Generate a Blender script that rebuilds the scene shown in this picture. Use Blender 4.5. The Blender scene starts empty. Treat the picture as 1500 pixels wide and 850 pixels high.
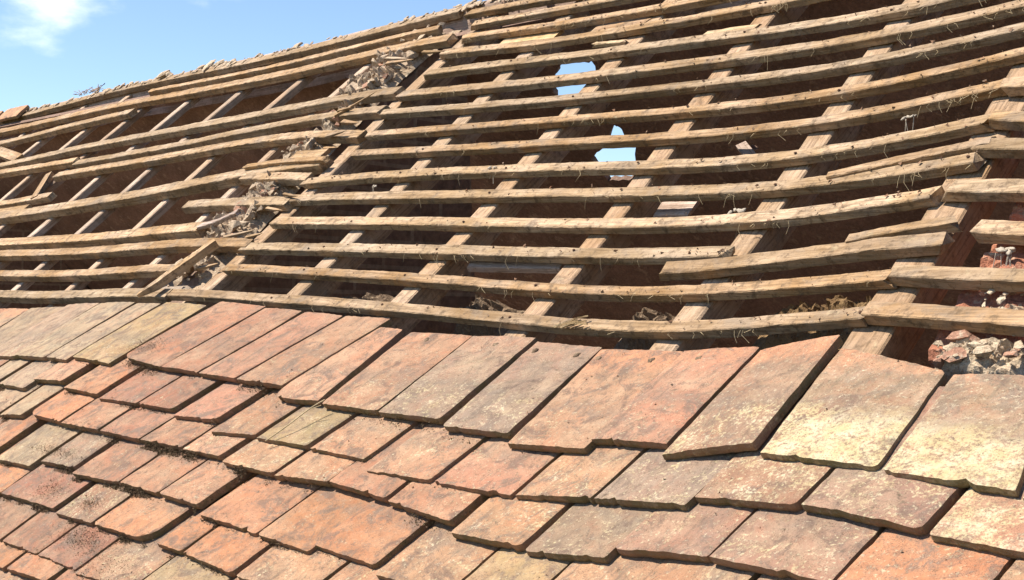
# Half-stripped clay tile roof. Tables: positions on the roof in metres (u along the ridge, v up the slope).
CAM = {'f':2054.6967,'pit':0.0063,'rol':-0.0216,'az':-0.8472,'rp':0.7106,'D':1.1309,'u0':-1.0367,'v0':0.9574}
W = [-0.0003,-0.0033,-0.0102,-0.0027,0.018,-0.002,0.0017,0.0031,-0.0029,0.0144,-0.0123,-0.0082,-0.0051,0.0068,0.0112,-0.015,0.0548,-0.0145,0.0158,0.0328,-0.002,0.0187,-0.0265,0.0106,-0.0053,0.0267,0.0171,-0.0058,0.0075,0.0223,-0.0401,-0.0369,-0.0258,-0.0349,0.0049,0.0188,0.0312,0.0285,0.0311,0.0164,0.0269,-0.0173,-0.0363,0.0169,0.0201]
COURSES = {'A':[((-2.9579,-0.0086),(-2.7141,-0.0008)),((-2.7103,0.0047),(-2.2787,0.0041)),((-2.2707,0.0044),(-2.142,0.0003)),((-2.131,0.0134),(-1.9251,0.0057)),((-1.9042,0.0318),(-1.707,0.0185)),((-1.707,0.0185),(-1.559,0.0197)),((-1.5541,0.0182),(-1.4168,0.0205)),((-1.41,0.0172),(-1.2584,0.0271)),((-1.2549,-0.0093),(-1.1167,0.0046)),((-1.106,-0.0011),(-0.9502,0.0088)),((-0.9487,0.0073),(-0.7937,0.0183)),((-0.7765,0.0042),(-0.6173,0.0104)),((-0.6039,-0.01),(-0.4266,-0.0061)),((-0.4338,0.0152),(-0.2771,0.0177)),((-0.2723,-0.0066),(-0.1158,0.0182)),((-0.1034,0.0062),(0.0824,-0.0002)),((0.088,-0.0054),(0.2664,-0.0139)),((0.275,-0.0229),(0.4233,-0.0274))],'B':[((-2.5328,-0.0849),(-2.3968,-0.0923)),((-2.3822,-0.0969),(-2.1968,-0.1028)),((-2.207,-0.0698),(-2.0433,-0.0673)),((-1.9985,-0.0865),(-1.8313,-0.0882)),((-1.8107,-0.0967),(-1.6438,-0.0936)),((-1.6387,-0.095),(-1.4999,-0.0885)),((-1.4802,-0.104),(-1.3355,-0.0928)),((-1.313,-0.1222),(-1.1882,-0.1065)),((-1.1774,-0.1099),(-1.029,-0.1009)),((-1.0209,-0.1045),(-0.8729,-0.0986)),((-0.847,-0.1213),(-0.6893,-0.1117)),((-0.6825,-0.1134),(-0.5024,-0.1098)),((-0.4931,-0.1099),(-0.3374,-0.0967)),((-0.3351,-0.0978),(-0.1611,-0.0937)),((-0.1618,-0.0776),(0.0088,-0.0754)),((0.0113,-0.0728),(0.1868,-0.0881)),((0.1927,-0.0912),(0.3546,-0.0989))],'C':[((-2.3589,-0.1948),(-2.1827,-0.19)),((-2.1714,-0.1914),(-2.0546,-0.1828)),((-2.0361,-0.1742),(-1.8545,-0.1809)),((-1.8487,-0.1823),(-1.6745,-0.1805)),((-1.672,-0.1801),(-1.5002,-0.1804)),((-1.498,-0.18),(-1.3496,-0.1741)),((-1.3455,-0.1752),(-1.2178,-0.1712)),((-1.2011,-0.1822),(-1.046,-0.176)),((-1.0381,-0.1793),(-0.9032,-0.1629)),((-0.9046,-0.1599),(-0.7483,-0.1647)),((-0.7429,-0.1666),(-0.5739,-0.179)),((-0.5616,-0.1965),(-0.3969,-0.1994)),((-0.3904,-0.2049),(-0.2271,-0.1966)),((-0.2302,-0.18),(-0.069,-0.1705)),((-0.0666,-0.1725),(0.1204,-0.1813)),((0.1226,-0.1819),(0.2882,-0.1803)),((0.2917,-0.1813),(0.44,-0.1795))],'D':[((-2.2962,-0.2865),(-2.0026,-0.2884)),((-1.9671,-0.3065),(-1.7858,-0.3045)),((-1.7655,-0.2855),(-1.6237,-0.2782)),((-1.6033,-0.2958),(-1.4249,-0.2851)),((-1.4207,-0.2843),(-1.279,-0.2829)),((-1.2753,-0.2839),(-1.1471,-0.2809)),((-1.1187,-0.2973),(-0.9486,-0.2967)),((-0.9457,-0.2975),(-0.802,-0.2973)),((-0.808,-0.2824),(-0.6492,-0.2848)),((-0.6367,-0.3012),(-0.4662,-0.2959)),((-0.4637,-0.2954),(-0.307,-0.2928)),((-0.3053,-0.2901),(-0.1533,-0.2868)),((-0.1581,-0.2765),(-0.0035,-0.2682)),((0.0018,-0.2714),(0.157,-0.2695)),((0.1611,-0.2704),(0.3155,-0.2682))],'E':[((-2.0175,-0.3839),(-1.799,-0.382)),((-1.7935,-0.3811),(-1.5455,-0.3779)),((-1.5225,-0.386),(-1.3778,-0.3821)),((-1.3758,-0.3817),(-1.1858,-0.3778)),((-1.1506,-0.3767),(-1.0736,-0.3748)),((-1.069,-0.375),(-0.9178,-0.3786)),((-0.9095,-0.3806),(-0.7289,-0.3718)),((-0.7249,-0.3707),(-0.5511,-0.3654)),((-0.544,-0.3675),(-0.3863,-0.3678)),((-0.3808,-0.369),(-0.2183,-0.3691)),((-0.215,-0.3684),(-0.0785,-0.3612))],'F':[((-1.8176,-0.4708),(-1.6175,-0.4733)),((-1.6078,-0.4749),(-1.4449,-0.475)),((-1.4406,-0.4757),(-1.2903,-0.4744)),((-1.283,-0.4821),(-1.1061,-0.4679)),((-1.103,-0.467),(-0.9318,-0.4563)),((-0.9249,-0.457),(-0.7526,-0.4488)),((-0.7475,-0.4486),(-0.5852,-0.4445))],'G':[((-1.6624,-0.5203),(-1.5085,-0.5222)),((-1.5018,-0.5208),(-1.338,-0.5151)),((-1.3247,-0.5181),(-1.1263,-0.516)),((-1.1215,-0.5146),(-0.9688,-0.5039))]}
RB = [[(-2.1836,0.3081),(-1.8789,0.309),(-1.6362,0.3128),(-1.4361,0.3162),(-1.2157,0.3244),(-0.9454,0.3214),(-0.7621,0.3178),(-0.5419,0.3182),(-0.4895,0.3161),(-0.3462,0.3198),(-0.2192,0.3303),(-0.1463,0.3325)],[(-2.0383,0.4143),(-1.544,0.4139),(-1.2402,0.4228),(-0.9585,0.4117),(-0.7216,0.4135),(-0.5572,0.4127),(-0.3576,0.4112),(-0.1429,0.4162)],[(-2.0723,0.4969),(-1.6424,0.5039),(-1.2462,0.5086),(-0.921,0.5184),(-0.6294,0.5175),(-0.5346,0.5118)],[(-2.0537,0.6031),(-1.7481,0.6017),(-1.1547,0.6064),(-0.6922,0.6102),(-0.4709,0.5958),(-0.2836,0.6033),(-0.1547,0.6102)],[(-2.1018,0.6971),(-1.8561,0.7028),(-1.418,0.6985),(-1.0655,0.7067),(-0.7567,0.7071),(-0.5777,0.687),(-0.3747,0.6841),(-0.2378,0.6844),(-0.121,0.6867)],[(-2.1107,0.7689),(-1.9396,0.7816),(-1.6666,0.7869),(-1.4245,0.7943),(-1.1313,0.7936),(-0.8102,0.7888),(-0.5786,0.776),(-0.3764,0.7778),(-0.2418,0.784),(-0.1485,0.7918)],[(-2.0082,0.8838),(-1.5829,0.8831),(-1.2694,0.8825),(-0.8727,0.8854),(-0.5819,0.8758),(-0.3826,0.8815),(-0.2453,0.884),(-0.1619,0.8906)],[(-2.0338,0.9673),(-1.5766,0.9705),(-1.2648,0.9706),(-0.929,0.9728),(-0.6322,0.9649),(-0.4261,0.9674),(-0.1577,0.9779),(-0.0877,0.9864)],[(-2.0682,1.0671),(-1.6517,1.0571),(-1.3277,1.0532),(-0.9855,1.0606),(-0.6859,1.0608),(-0.4717,1.0577),(-0.1943,1.065),(-0.1206,1.0698)],[(-2.0742,1.1495),(-1.7302,1.1468),(-1.3937,1.1392),(-1.0394,1.1436),(-0.7946,1.1493),(-0.5158,1.1454),(-0.3186,1.1435),(-0.2295,1.1484),(-0.1544,1.1545)],[(-2.0524,1.2511),(-1.737,1.2552),(-1.4769,1.246),(-1.1043,1.2424),(-0.8418,1.2308),(-0.5584,1.2301),(-0.4048,1.2284),(-0.1877,1.2376)],[(-2.0886,1.3606),(-1.7584,1.3327),(-1.5528,1.342),(-1.3185,1.3443),(-1.1729,1.3451),(-0.9128,1.3524),(-0.8743,1.3565),(-0.474,1.3772)],[(-2.0748,1.4414),(-1.7094,1.4314),(-1.3858,1.4367),(-1.2305,1.4299),(-0.9307,1.4372)],[(-2.1068,1.5201),(-1.7023,1.5279),(-1.5341,1.5297),(-1.0845,1.5285)],[(-2.2153,1.6104),(-1.858,1.6088),(-1.3499,1.6022)]]
RB2 = [[(-0.1451,0.3368),(-0.0057,0.3221),(0.1198,0.3097),(0.1955,0.3028)],[(-0.1424,0.4223),(-0.0239,0.4064),(0.0829,0.3983),(0.1607,0.3939)],[(-0.0408,0.5082),(0.0429,0.495),(0.1264,0.4845)],[(-0.1456,0.6168),(-0.0692,0.6046),(0.0024,0.5931),(0.0904,0.5802)],[(-0.136,0.72),(-0.0424,0.7013),(0.0514,0.6836)],[(-0.1456,0.7964),(-0.0726,0.7741),(0.0269,0.7483)],[(-0.1592,0.8844),(-0.115,0.8758),(-0.0127,0.8526)]]
LB = {'l13':[(-5.8855,1.6246),(-4.8741,1.6485),(-4.2218,1.6453),(-3.6639,1.6368),(-2.8953,1.6319),(-2.5126,1.6352),(-2.2815,1.645)],'l12m':[(-4.1728,1.5515),(-3.5334,1.541),(-2.7826,1.5366),(-2.2658,1.5304)],'l12':[(-5.6142,1.4883),(-4.8086,1.4779),(-4.1212,1.4799),(-3.2711,1.467),(-2.6704,1.4414),(-2.3091,1.4429),(-2.1301,1.4416)],'l11':[(-5.3553,1.3594),(-4.6933,1.3739),(-4.1116,1.3984)],'l10':[(-4.9092,1.1367),(-4.0989,1.1901),(-3.3718,1.193),(-2.892,1.1805),(-2.3602,1.1717),(-2.0997,1.1656)],'l9':[(-4.7932,1.0777),(-4.0732,1.0803)],'l9b':[(-4.0387,1.06),(-3.3673,1.0746),(-2.9128,1.0852),(-2.3873,1.0924),(-2.0788,1.0776)],'l8':[(-4.1056,0.9915),(-3.2639,1.0053),(-2.8341,1.027),(-2.4118,1.008),(-2.0607,0.9636)],'l7':[(-4.136,0.7499),(-3.2508,0.7836),(-2.689,0.818),(-2.446,0.836),(-2.1117,0.8469)],'l7b':[(-2.4753,0.8174),(-2.094,0.7824)],'l6':[(-2.6684,0.7052),(-2.081,0.6795)],'l5':[(-3.8129,0.5757),(-3.0787,0.5738),(-2.4078,0.5797)],'l4':[(-3.699,0.5176),(-2.8149,0.513),(-2.2775,0.5217),(-2.0669,0.5053)],'l3':[(-3.4976,0.4139),(-2.7901,0.4042),(-2.2439,0.409)],'l2':[(-3.3028,0.3131),(-2.6146,0.305),(-2.1713,0.3)]}
RAF = {'r1':[(-0.5288,0.3989),(-0.5463,0.5849),(-0.5369,0.6714),(-0.545,0.7813),(-0.5456,0.8658),(-0.5372,0.9571),(-0.5409,1.0626),(-0.5395,1.1429),(-0.5404,1.2294)],'r2':[(-0.9207,0.4003),(-0.9166,0.5042),(-0.9257,0.5969),(-0.9254,0.6912),(-0.9308,0.7872),(-0.9332,0.8743),(-0.9261,0.9786),(-0.9361,1.0627),(-0.9392,1.1589),(-0.9465,1.2452),(-0.9495,1.3323)],'r3':[(-1.3097,0.3945),(-1.3194,0.4977),(-1.328,0.5954),(-1.3361,0.6921),(-1.3353,0.7878),(-1.3274,0.8726),(-1.3389,0.9731),(-1.3303,1.0677),(-1.3288,1.1558),(-1.3374,1.2407),(-1.3297,1.3324)],'r4':[(-1.6942,0.3965),(-1.7012,0.4908),(-1.7044,0.5861),(-1.7174,0.6847),(-1.7222,0.7848),(-1.7204,0.873),(-1.7181,0.9659),(-1.714,1.0501),(-1.7199,1.138),(-1.7193,1.2382),(-1.7309,1.3357)],'r0':[(-0.1388,0.3072),(-0.1333,0.3958),(-0.1362,0.4722),(-0.1425,0.5995),(-0.1433,0.7897),(-0.1507,0.8754),(-0.1608,0.9581)],'r5':[(-2.0791,0.3856),(-2.0853,0.4967),(-2.091,0.5891),(-2.1,0.6937),(-2.0878,0.9621),(-2.088,1.0529),(-2.1003,1.1356),(-2.1066,1.2478),(-2.095,1.3495)]}
LRAF = {'a':[(-4.9594,1.2552),(-4.9666,1.4071)],'b':[(-4.5611,1.2862),(-4.4909,1.4007)],'c':[(-4.1688,1.297),(-4.1685,1.4975)],'d':[(-3.7652,1.2806),(-3.7722,1.5047)],'e':[(-3.3745,1.2841),(-3.3817,1.5121)],'f':[(-2.9532,1.2722),(-2.9869,1.4859)],'g':[(-2.5633,1.2701),(-2.5687,1.4952)],'h':[(-2.9443,0.6649),(-2.9089,0.8032),(-2.9494,0.9256),(-2.9339,1.0107)],'i':[(-3.3705,0.6524),(-3.3469,0.7962),(-3.3787,0.904),(-3.3417,1.0123)],'j':[(-3.7628,0.652),(-3.7588,0.7805),(-3.7783,0.8821),(-3.7375,1.0049)],'k':[(-4.1643,0.8782),(-4.1679,1.0233)],'m':[(-3.4053,0.4977),(-3.363,0.5314)],'n':[(-2.9811,0.4905),(-2.9422,0.5366)],'o':[(-2.571,0.491),(-2.5404,0.5255)],'p':[(-3.3891,0.3997),(-3.3749,0.4333)],'q':[(-2.9976,0.406),(-2.963,0.4428)],'r':[(-2.55,0.3979),(-2.5376,0.427)]}
H1 = [(-1.9251,0.1544),(-1.8164,0.1708),(-1.8451,0.2244),(-1.9346,0.2797),(-2.066,0.2626),(-2.0122,0.2173)]
H2 = [(-1.8934,0.3979),(-1.8657,0.4066),(-1.8712,0.5017),(-1.9748,0.6335),(-2.1283,0.6226),(-2.0963,0.5222),(-2.0351,0.4805)]
AHEAD = {8:[(-1.2909,0.2587),(-1.166,0.2604)],9:[(-1.136,0.2556),(-0.9673,0.2661)],10:[(-0.9673,0.2661),(-0.8067,0.2772)],11:[(-0.7961,0.2687),(-0.6312,0.2636)],12:[(-0.6272,0.2586),(-0.4406,0.2584)],13:[(-0.4417,0.26),(-0.2867,0.2641)],14:[(-0.2804,0.2563),(-0.1415,0.2768)],15:[(-0.1304,0.255),(0.0575,0.2119)],16:[(0.0695,0.2073),(0.2,0.2139)]}
MISC={'loose':[(-2.2241,0.2729),(-2.137,0.4928)]}
SUNUVN=(-.35,.25,.9); SUN_E=5.0; SKY_S=.10; EXPO=.97; PIN=[(-2.749,.582),(-1.457,.546),(-3.155,.493)]
import bpy, bmesh, math, random
import numpy as np
from mathutils import Vector, Matrix, noise
from mathutils.geometry import tessellate_polygon
R_ = random.Random(7)
scene = bpy.context.scene
COL = bpy.data.collections.new("roof_scene"); scene.collection.children.link(COL)
CAMZ = 5.6            # eye height above the ground
F = CAM['f']; AZ = CAM['az']; RP = CAM['rp']; DD = CAM['D']
U = Vector((math.cos(AZ), math.sin(AZ), 0)); HH = Vector((-math.sin(AZ), math.cos(AZ), 0)); ZZ = Vector((0, 0, 1))
V = HH*math.cos(RP) + ZZ*math.sin(RP); N = U.cross(V)
V2 = HH*math.cos(RP) - ZZ*math.sin(RP); N2 = ZZ*math.cos(RP) + HH*math.sin(RP)
P0 = N*(-DD) + U*CAM['u0'] + V*CAM['v0'] + ZZ*CAMZ
RIDGE = 1.69
MUVN = Matrix((U, V, N)).transposed()          # columns are the roof's own axes
SAGC = [(cu, cv) for cu in (-4.6,-3.8,-3.0,-2.2,-1.5,-1.0,-.5,0.,.5) for cv in (-.6,-.1,.4,.9,1.4)]
def sag(u, v):
    """the old roof sags between its trusses: height off the true plane"""
    s = 0.
    for c, (a, b) in zip(W, SAGC):
        du = (u-a)/.5; dv = (v-b)/.5
        if du*du+dv*dv < 18: s += c*math.exp(-(du*du+dv*dv)/2)
    return s
def S(u, v, h=0.): return P0 + U*u + V*v + N*(h + sag(u, v))
def S2(u, s, h=0.): return P0 + V*RIDGE + U*u + V2*s + N2*h
# ------------------------------------------------------------------ objects
def link(o): COL.objects.link(o); return o
def tag(o, label=None, cat=None, group=None, kind=None):
    if label: o['label'] = label
    if cat: o['category'] = cat
    if group: o['group'] = group
    if kind: o['kind'] = kind
    return o
def frame_at(p): return Matrix.Translation(p) @ MUVN.to_4x4()
def mesh_obj(name, verts, faces, mat, M=None, smooth=None, parent=None):
    """verts in world space -> stored in the local frame M"""
    me = bpy.data.meshes.new(name)
    M = M or Matrix.Identity(4); Mi = M.inverted()
    me.from_pydata([tuple(Mi @ Vector(v)) for v in verts], [], faces)
    me.materials.append(mat)
    if smooth:
        me.polygons.foreach_set('use_smooth', [i in smooth if isinstance(smooth, set) else True for i in range(len(faces))])
    me.update()
    o = link(bpy.data.objects.new(name, me))
    if parent:
        o.parent = parent; o.matrix_basis = parent.matrix_basis.inverted() @ M
    else: o.matrix_basis = M
    return o
# ------------------------------------------------------------------ materials
class NT:
    def __init__(s, name):
        s.m = bpy.data.materials.new(name); s.m.use_nodes = True
        s.t = s.m.node_tree; s.n = s.t.nodes; s.b = s.n['Principled BSDF']
        s.b.inputs['Roughness'].default_value = .9; s.b.inputs['Specular IOR Level'].default_value = .2
    def L(s, a, b): s.t.links.new(a, b)
    def node(s, t, **k):
        n = s.n.new(t)
        for a, b in k.items(): setattr(n, a, b)
        return n
    def coord(s, scale=(1,1,1), rnd=True):
        tc = s.node('ShaderNodeTexCoord'); out = tc.outputs['Object']
        if rnd:
            oi = s.node('ShaderNodeObjectInfo'); m = s.node('ShaderNodeVectorMath', operation='MULTIPLY')
            c = s.node('ShaderNodeCombineXYZ')
            for i, kk in enumerate((17.3, 31.7, 53.1)):
                mm = s.node('ShaderNodeMath', operation='MULTIPLY'); s.L(oi.outputs['Random'], mm.inputs[0]); mm.inputs[1].default_value = kk
                s.L(mm.outputs[0], c.inputs[i])
            a = s.node('ShaderNodeVectorMath', operation='ADD'); s.L(out, a.inputs[0]); s.L(c.outputs[0], a.inputs[1]); out = a.outputs[0]
        mp = s.node('ShaderNodeMapping'); mp.inputs['Scale'].default_value = scale
        s.L(out, mp.inputs['Vector']); return mp.outputs[0]
    def noise(s, vec, scale, detail=6, rough=.6, dist=0.):
        n = s.node('ShaderNodeTexNoise'); n.inputs['Scale'].default_value = scale; n.inputs['Detail'].default_value = detail
        n.inputs['Roughness'].default_value = rough; n.inputs['Distortion'].default_value = dist
        s.L(vec, n.inputs['Vector']); return n.outputs['Fac']
    def ramp(s, fac, a, b, lo=0., hi=1.):
        r = s.node('ShaderNodeMapRange', interpolation_type='SMOOTHSTEP'); s.L(fac, r.inputs['Value'])
        r.inputs['From Min'].default_value = a; r.inputs['From Max'].default_value = b
        r.inputs['To Min'].default_value = lo; r.inputs['To Max'].default_value = hi
        return r.outputs['Result']
    def mix(s, fac, a, b, blend='MIX'):
        m = s.node('ShaderNodeMix', data_type='RGBA', blend_type=blend)
        for sock, x in ((m.inputs['Factor'], fac), (m.inputs['A'], a), (m.inputs['B'], b)):
            if hasattr(x, 'is_linked'): s.L(x, sock)
            elif isinstance(x, (int, float)): sock.default_value = x
            else: sock.default_value = (*x, 1)
        return m.outputs['Result']
    def math(s, op, a, b=None, clamp=False):
        m = s.node('ShaderNodeMath', operation=op, use_clamp=clamp)
        for i, x in enumerate((a, b)):
            if x is None: continue
            if hasattr(x, 'is_linked'): s.L(x, m.inputs[i])
            else: m.inputs[i].default_value = x
        return m.outputs[0]
    def bump(s, h, strength, dist, prev=None):
        b = s.node('ShaderNodeBump'); b.inputs['Strength'].default_value = strength; b.inputs['Distance'].default_value = dist
        s.L(h, b.inputs['Height'])
        if prev: s.L(prev, b.inputs['Normal'])
        return b.outputs[0]
    def done(s, col, nrm=None):
        s.L(col, s.b.inputs['Base Color'])
        if nrm: s.L(nrm, s.b.inputs['Normal'])
        return s.m

def tile_material():
    t = NT('clay_tile')
    oi = t.node('ShaderNodeObjectInfo'); base = oi.outputs['Color']; lich = oi.outputs['Alpha']
    v = t.coord(); tc = t.node('ShaderNodeTexCoord'); sp = t.node('ShaderNodeSeparateXYZ'); t.L(tc.outputs['Object'], sp.inputs[0])
    n1 = t.noise(v, 8, 5, .6, .5); n2 = t.noise(v, 30, 6, .68); n3 = t.noise(v, 170, 4, .72); n4 = t.noise(v, 480, 3, .7)
    vo = t.node('ShaderNodeVectorMath', operation='ADD'); t.L(v, vo.inputs[0]); vo.inputs[1].default_value = (7, 3, 11)
    n5 = t.noise(vo.outputs[0], 13, 6, .66, .9); n6 = t.noise(vo.outputs[0], 55, 5, .7, .4)
    # a fired clay body that is never one colour
    pal = t.mix(t.ramp(n5, .36, .52), (.33, .15, .085), (.31, .20, .125)); pal = t.mix(t.ramp(n5, .5, .66), pal, (.20, .155, .115))
    c = t.mix(t.ramp(n6, .25, .75, .12, .5), base, pal)
    c = t.mix(t.ramp(n1, .46, .70, 0, .5), c, (.36, .255, .165))
    vs = t.coord((55, 4.5, 20)); st = t.noise(vs, 1, 5, .65)
    c = t.mix(t.math('MULTIPLY', t.ramp(st, .52, .68, 0, .65), t.ramp(n5, .38, .6)), c, (.12, .088, .066))
    fresh = t.node('ShaderNodeAttribute', attribute_type='OBJECT', attribute_name='fresh')
    # tail (exposed for years) more weathered than the freshly uncovered head
    wob = t.math('ADD', t.math('MULTIPLY', t.math('SUBTRACT', n1, .5), .13), t.math('MULTIPLY', t.math('SUBTRACT', n2, .5), .05))
    yw = t.math('ADD', sp.outputs['Y'], wob)
    tail = t.ramp(yw, .075, .135, 1, 0)
    line = t.math('MULTIPLY', t.ramp(yw, .08, .10), t.ramp(yw, .10, .15, 1, 0))
    c = t.mix(t.math('MULTIPLY', line, t.ramp(n2, .35, .6, .0, .5)), c, (.12, .098, .08))
    c = t.mix(t.math('MULTIPLY', t.math('MULTIPLY', t.ramp(yw, .185, .235), t.ramp(n2, .3, .6, .2, .75)), fresh.outputs['Fac']), c, (.40, .185, .10))
    bl = t.noise(vo.outputs[0], 19, 7, .72, 1.1)
    blm = t.math('ADD', bl, t.math('MULTIPLY', t.math('SUBTRACT', n3, .5), .28))
    c = t.mix(t.ramp(blm, .48, .63, 0, .75), c, t.mix(t.ramp(n1, .4, .6), (.15, .112, .088), (.125, .08, .062)))
    c = t.mix(t.ramp(t.noise(vo.outputs[0], 90, 4, .7), .55, .72, 0, .55), c, (.13, .088, .06))
    # lichen: fine crusty speckle, denser where the tile carries more of it
    nl = t.noise(v, 16, 9, .78, .7)
    lm = t.math('ADD', t.math('MULTIPLY', lich, .34), t.math('ADD', t.math('MULTIPLY', t.math('SUBTRACT', nl, .5), 1.0), t.math('MULTIPLY', t.math('SUBTRACT', n3, .5), 1.1)))
    lm = t.math('MULTIPLY', t.ramp(lm, .16, .42), t.math('ADD', t.math('MULTIPLY', tail, .85), .15))
    lc = t.mix(t.ramp(n2, .35, .7), (.50, .40, .21), (.48, .42, .29))
    c = t.mix(t.math('MULTIPLY', lm, .85), c, lc)
    spk = t.math('MULTIPLY', t.ramp(n3, .56, .68), t.math('ADD', t.math('MULTIPLY', lich, .7), .32))
    c = t.mix(t.math('MULTIPLY', spk, .8), c, (.45, .37, .255))
    # dark pits, soot and dry moss stains
    pit = t.math('MULTIPLY', t.ramp(n4, .53, .66, 0, .75), t.ramp(n6, .38, .56))
    c = t.mix(pit, c, (.065, .042, .03))
    dm = t.noise(v, 24, 8, .75, .9)
    c = t.mix(t.ramp(t.math('ADD', dm, t.math('MULTIPLY', t.math('SUBTRACT', n3, .5), .5)), .58, .74, 0, .85), c, (.08, .055, .038))
    hv = t.node('ShaderNodeHueSaturation'); t.L(c, hv.inputs['Color']); t.L(t.ramp(n2, .25, .75, .84, 1.14), hv.inputs['Value']); c = hv.outputs[0]
    # the lower edge of every tile is grimy and mossy
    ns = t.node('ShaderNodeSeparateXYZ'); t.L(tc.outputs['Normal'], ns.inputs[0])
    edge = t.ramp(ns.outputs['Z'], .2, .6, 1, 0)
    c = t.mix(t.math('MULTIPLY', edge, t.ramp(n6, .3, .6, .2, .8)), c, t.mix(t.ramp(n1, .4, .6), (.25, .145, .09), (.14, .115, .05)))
    b = t.bump(n2, .6, .005); b = t.bump(n3, .65, .003, b); b = t.bump(n4, .5, .0013, b)
    return t.done(c, b)

def wood_material(name, light, dark, dirt=.4):
    t = NT(name)
    oi = t.node('ShaderNodeObjectInfo')
    g = t.noise(t.coord((2.2, 70, 70)), 1, 6, .65, .6); g2 = t.noise(t.coord((8, 260, 260)), 1, 3, .6)
    v = t.coord(); n1 = t.noise(v, 6, 6, .65); n2 = t.noise(v, 45, 6, .7); n3 = t.noise(v, 190, 4, .7)
    c = t.mix(t.ramp(g, .3, .7), light, dark)
    c = t.mix(.85, c, oi.outputs['Color'], 'MULTIPLY')
    c = t.mix(t.ramp(g2, .50, .66, 0, .55), c, (.12, .075, .042))
    hv = t.node('ShaderNodeHueSaturation'); t.L(c, hv.inputs['Color']); t.L(t.ramp(n1, .25, .75, .78, 1.2), hv.inputs['Value']); t.L(t.ramp(n1, .3, .7, 1.12, .85), hv.inputs['Saturation']); c = hv.outputs[0]
    c = t.mix(t.ramp(t.noise(v, 11, 6, .7, .8), .50, .68, 0, .6), c, (.20, .155, .115))
    c = t.mix(t.ramp(n2, .50, .66, 0, dirt), c, (.105, .07, .042))
    c = t.mix(t.ramp(t.noise(v, 75, 5, .75, .4), .58, .70, 0, .7), c, (.075, .048, .03))
    c = t.mix(t.ramp(t.noise(v, 28, 6, .7, .5), .60, .72, 0, .45), c, (.44, .36, .22))
    c = t.mix(t.ramp(n3, .64, .74, 0, .45), c, (.46, .38, .28))
    b = t.bump(g, .7, .005); b = t.bump(n2, .6, .005, b); b = t.bump(n3, .6, .002, b)
    return t.done(c, b)

def rough_material(name, a, b_, c_=None, scale=30, bumpd=.012):
    t = NT(name); v = t.coord()
    n1 = t.noise(v, scale*.4, 6, .65); n2 = t.noise(v, scale*1.6, 6, .7); n3 = t.noise(v, scale*6, 4, .7)
    c = t.mix(t.ramp(n1, .35, .65), a, b_)
    if c_: c = t.mix(t.ramp(n2, .52, .68), c, c_)
    hv = t.node('ShaderNodeHueSaturation'); t.L(c, hv.inputs['Color']); t.L(t.ramp(n3, .25, .75, .75, 1.2), hv.inputs['Value'])
    nb = t.bump(n2, .7, bumpd); nb = t.bump(n3, .6, bumpd*.3, nb)
    return t.done(hv.outputs[0], nb)

def brick_material(name, a, b_, mortar, axes='XZ', sc=1.):
    t = NT(name); tc = t.node('ShaderNodeTexCoord'); sp = t.node('ShaderNodeSeparateXYZ'); t.L(tc.outputs['Object'], sp.inputs[0])
    cb = t.node('ShaderNodeCombineXYZ'); t.L(sp.outputs[axes[0]], cb.inputs[0]); t.L(sp.outputs[axes[1]], cb.inputs[1])
    br = t.node('ShaderNodeTexBrick'); t.L(cb.outputs[0], br.inputs['Vector'])
    br.inputs['Scale'].default_value = 1*sc; br.inputs['Brick Width'].default_value = .225; br.inputs['Row Height'].default_value = .075; br.inputs['Mortar Size'].default_value = .006
    br.inputs['Color1'].default_value = (*a, 1); br.inputs['Color2'].default_value = (*b_, 1); br.inputs['Mortar'].default_value = (*mortar, 1)
    v = t.coord(rnd=False); n = t.noise(v, 40, 6, .7); n3 = t.noise(v, 220, 3, .7)
    hv = t.node('ShaderNodeHueSaturation'); t.L(br.outputs['Color'], hv.inputs['Color']); t.L(t.ramp(n, .25, .75, .65, 1.25), hv.inputs['Value'])
    b = t.bump(br.outputs['Fac'], -.6, .006); b = t.bump(n, .5, .006, b); b = t.bump(n3, .4, .002, b)
    return t.done(hv.outputs[0], b)

M_TILE = tile_material()
M_BAT = wood_material('batten_wood', (.44, .30, .18), (.235, .15, .08), .75)
M_RAF = wood_material('rafter_wood', (.38, .255, .16), (.27, .175, .105), .55)
M_OLD = wood_material('grey_old_wood', (.46, .335, .265), (.31, .22, .17), .35)
M_LRAF = wood_material('thin_rafter_wood', (.50, .36, .26), (.36, .25, .175), .35)
M_PALE = wood_material('fresh_pale_wood', (.48, .35, .20), (.36, .25, .14), .4)
M_MORT = rough_material('lime_mortar', (.46, .345, .24), (.36, .26, .175), (.52, .43, .31), 40)
M_WHITE = rough_material('white_mortar', (.60, .48, .34), (.46, .34, .23), (.30, .19, .12), 60)
M_TORCH = rough_material('old_torching', (.22, .15, .095), (.15, .10, .065), (.28, .21, .14), 44)
M_NEST = rough_material('nest_crust', (.30, .19, .09), (.22, .13, .06), (.10, .055, .03), 60, .02)
M_MOSS = rough_material('dry_moss', (.13, .08, .045), (.09, .06, .035), (.14, .11, .05), 90)
M_GRIT = rough_material('grit', (.32, .17, .10), (.20, .13, .085), (.42, .34, .25), 60)
M_UNDER = rough_material('underside', (.22, .14, .105), (.15, .095, .07), (.28, .195, .145), 16)
M_FLOOR = rough_material('loft_dust', (.36, .25, .17), (.28, .19, .13), None, 8)
M_GROUND = rough_material('garden_ground', (.09, .10, .04), (.13, .11, .06), (.07, .09, .03), 1.5, .05)
M_STRAW = rough_material('dry_straw', (.48, .37, .22), (.36, .27, .16), None, 50, .002)
M_WEB = rough_material('dusty_web', (.40, .34, .27), (.32, .27, .21), None, 60, .003)
M_BRICK = brick_material('red_brick', (.28, .11, .065), (.2, .09, .06), (.3, .25, .19))
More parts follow.
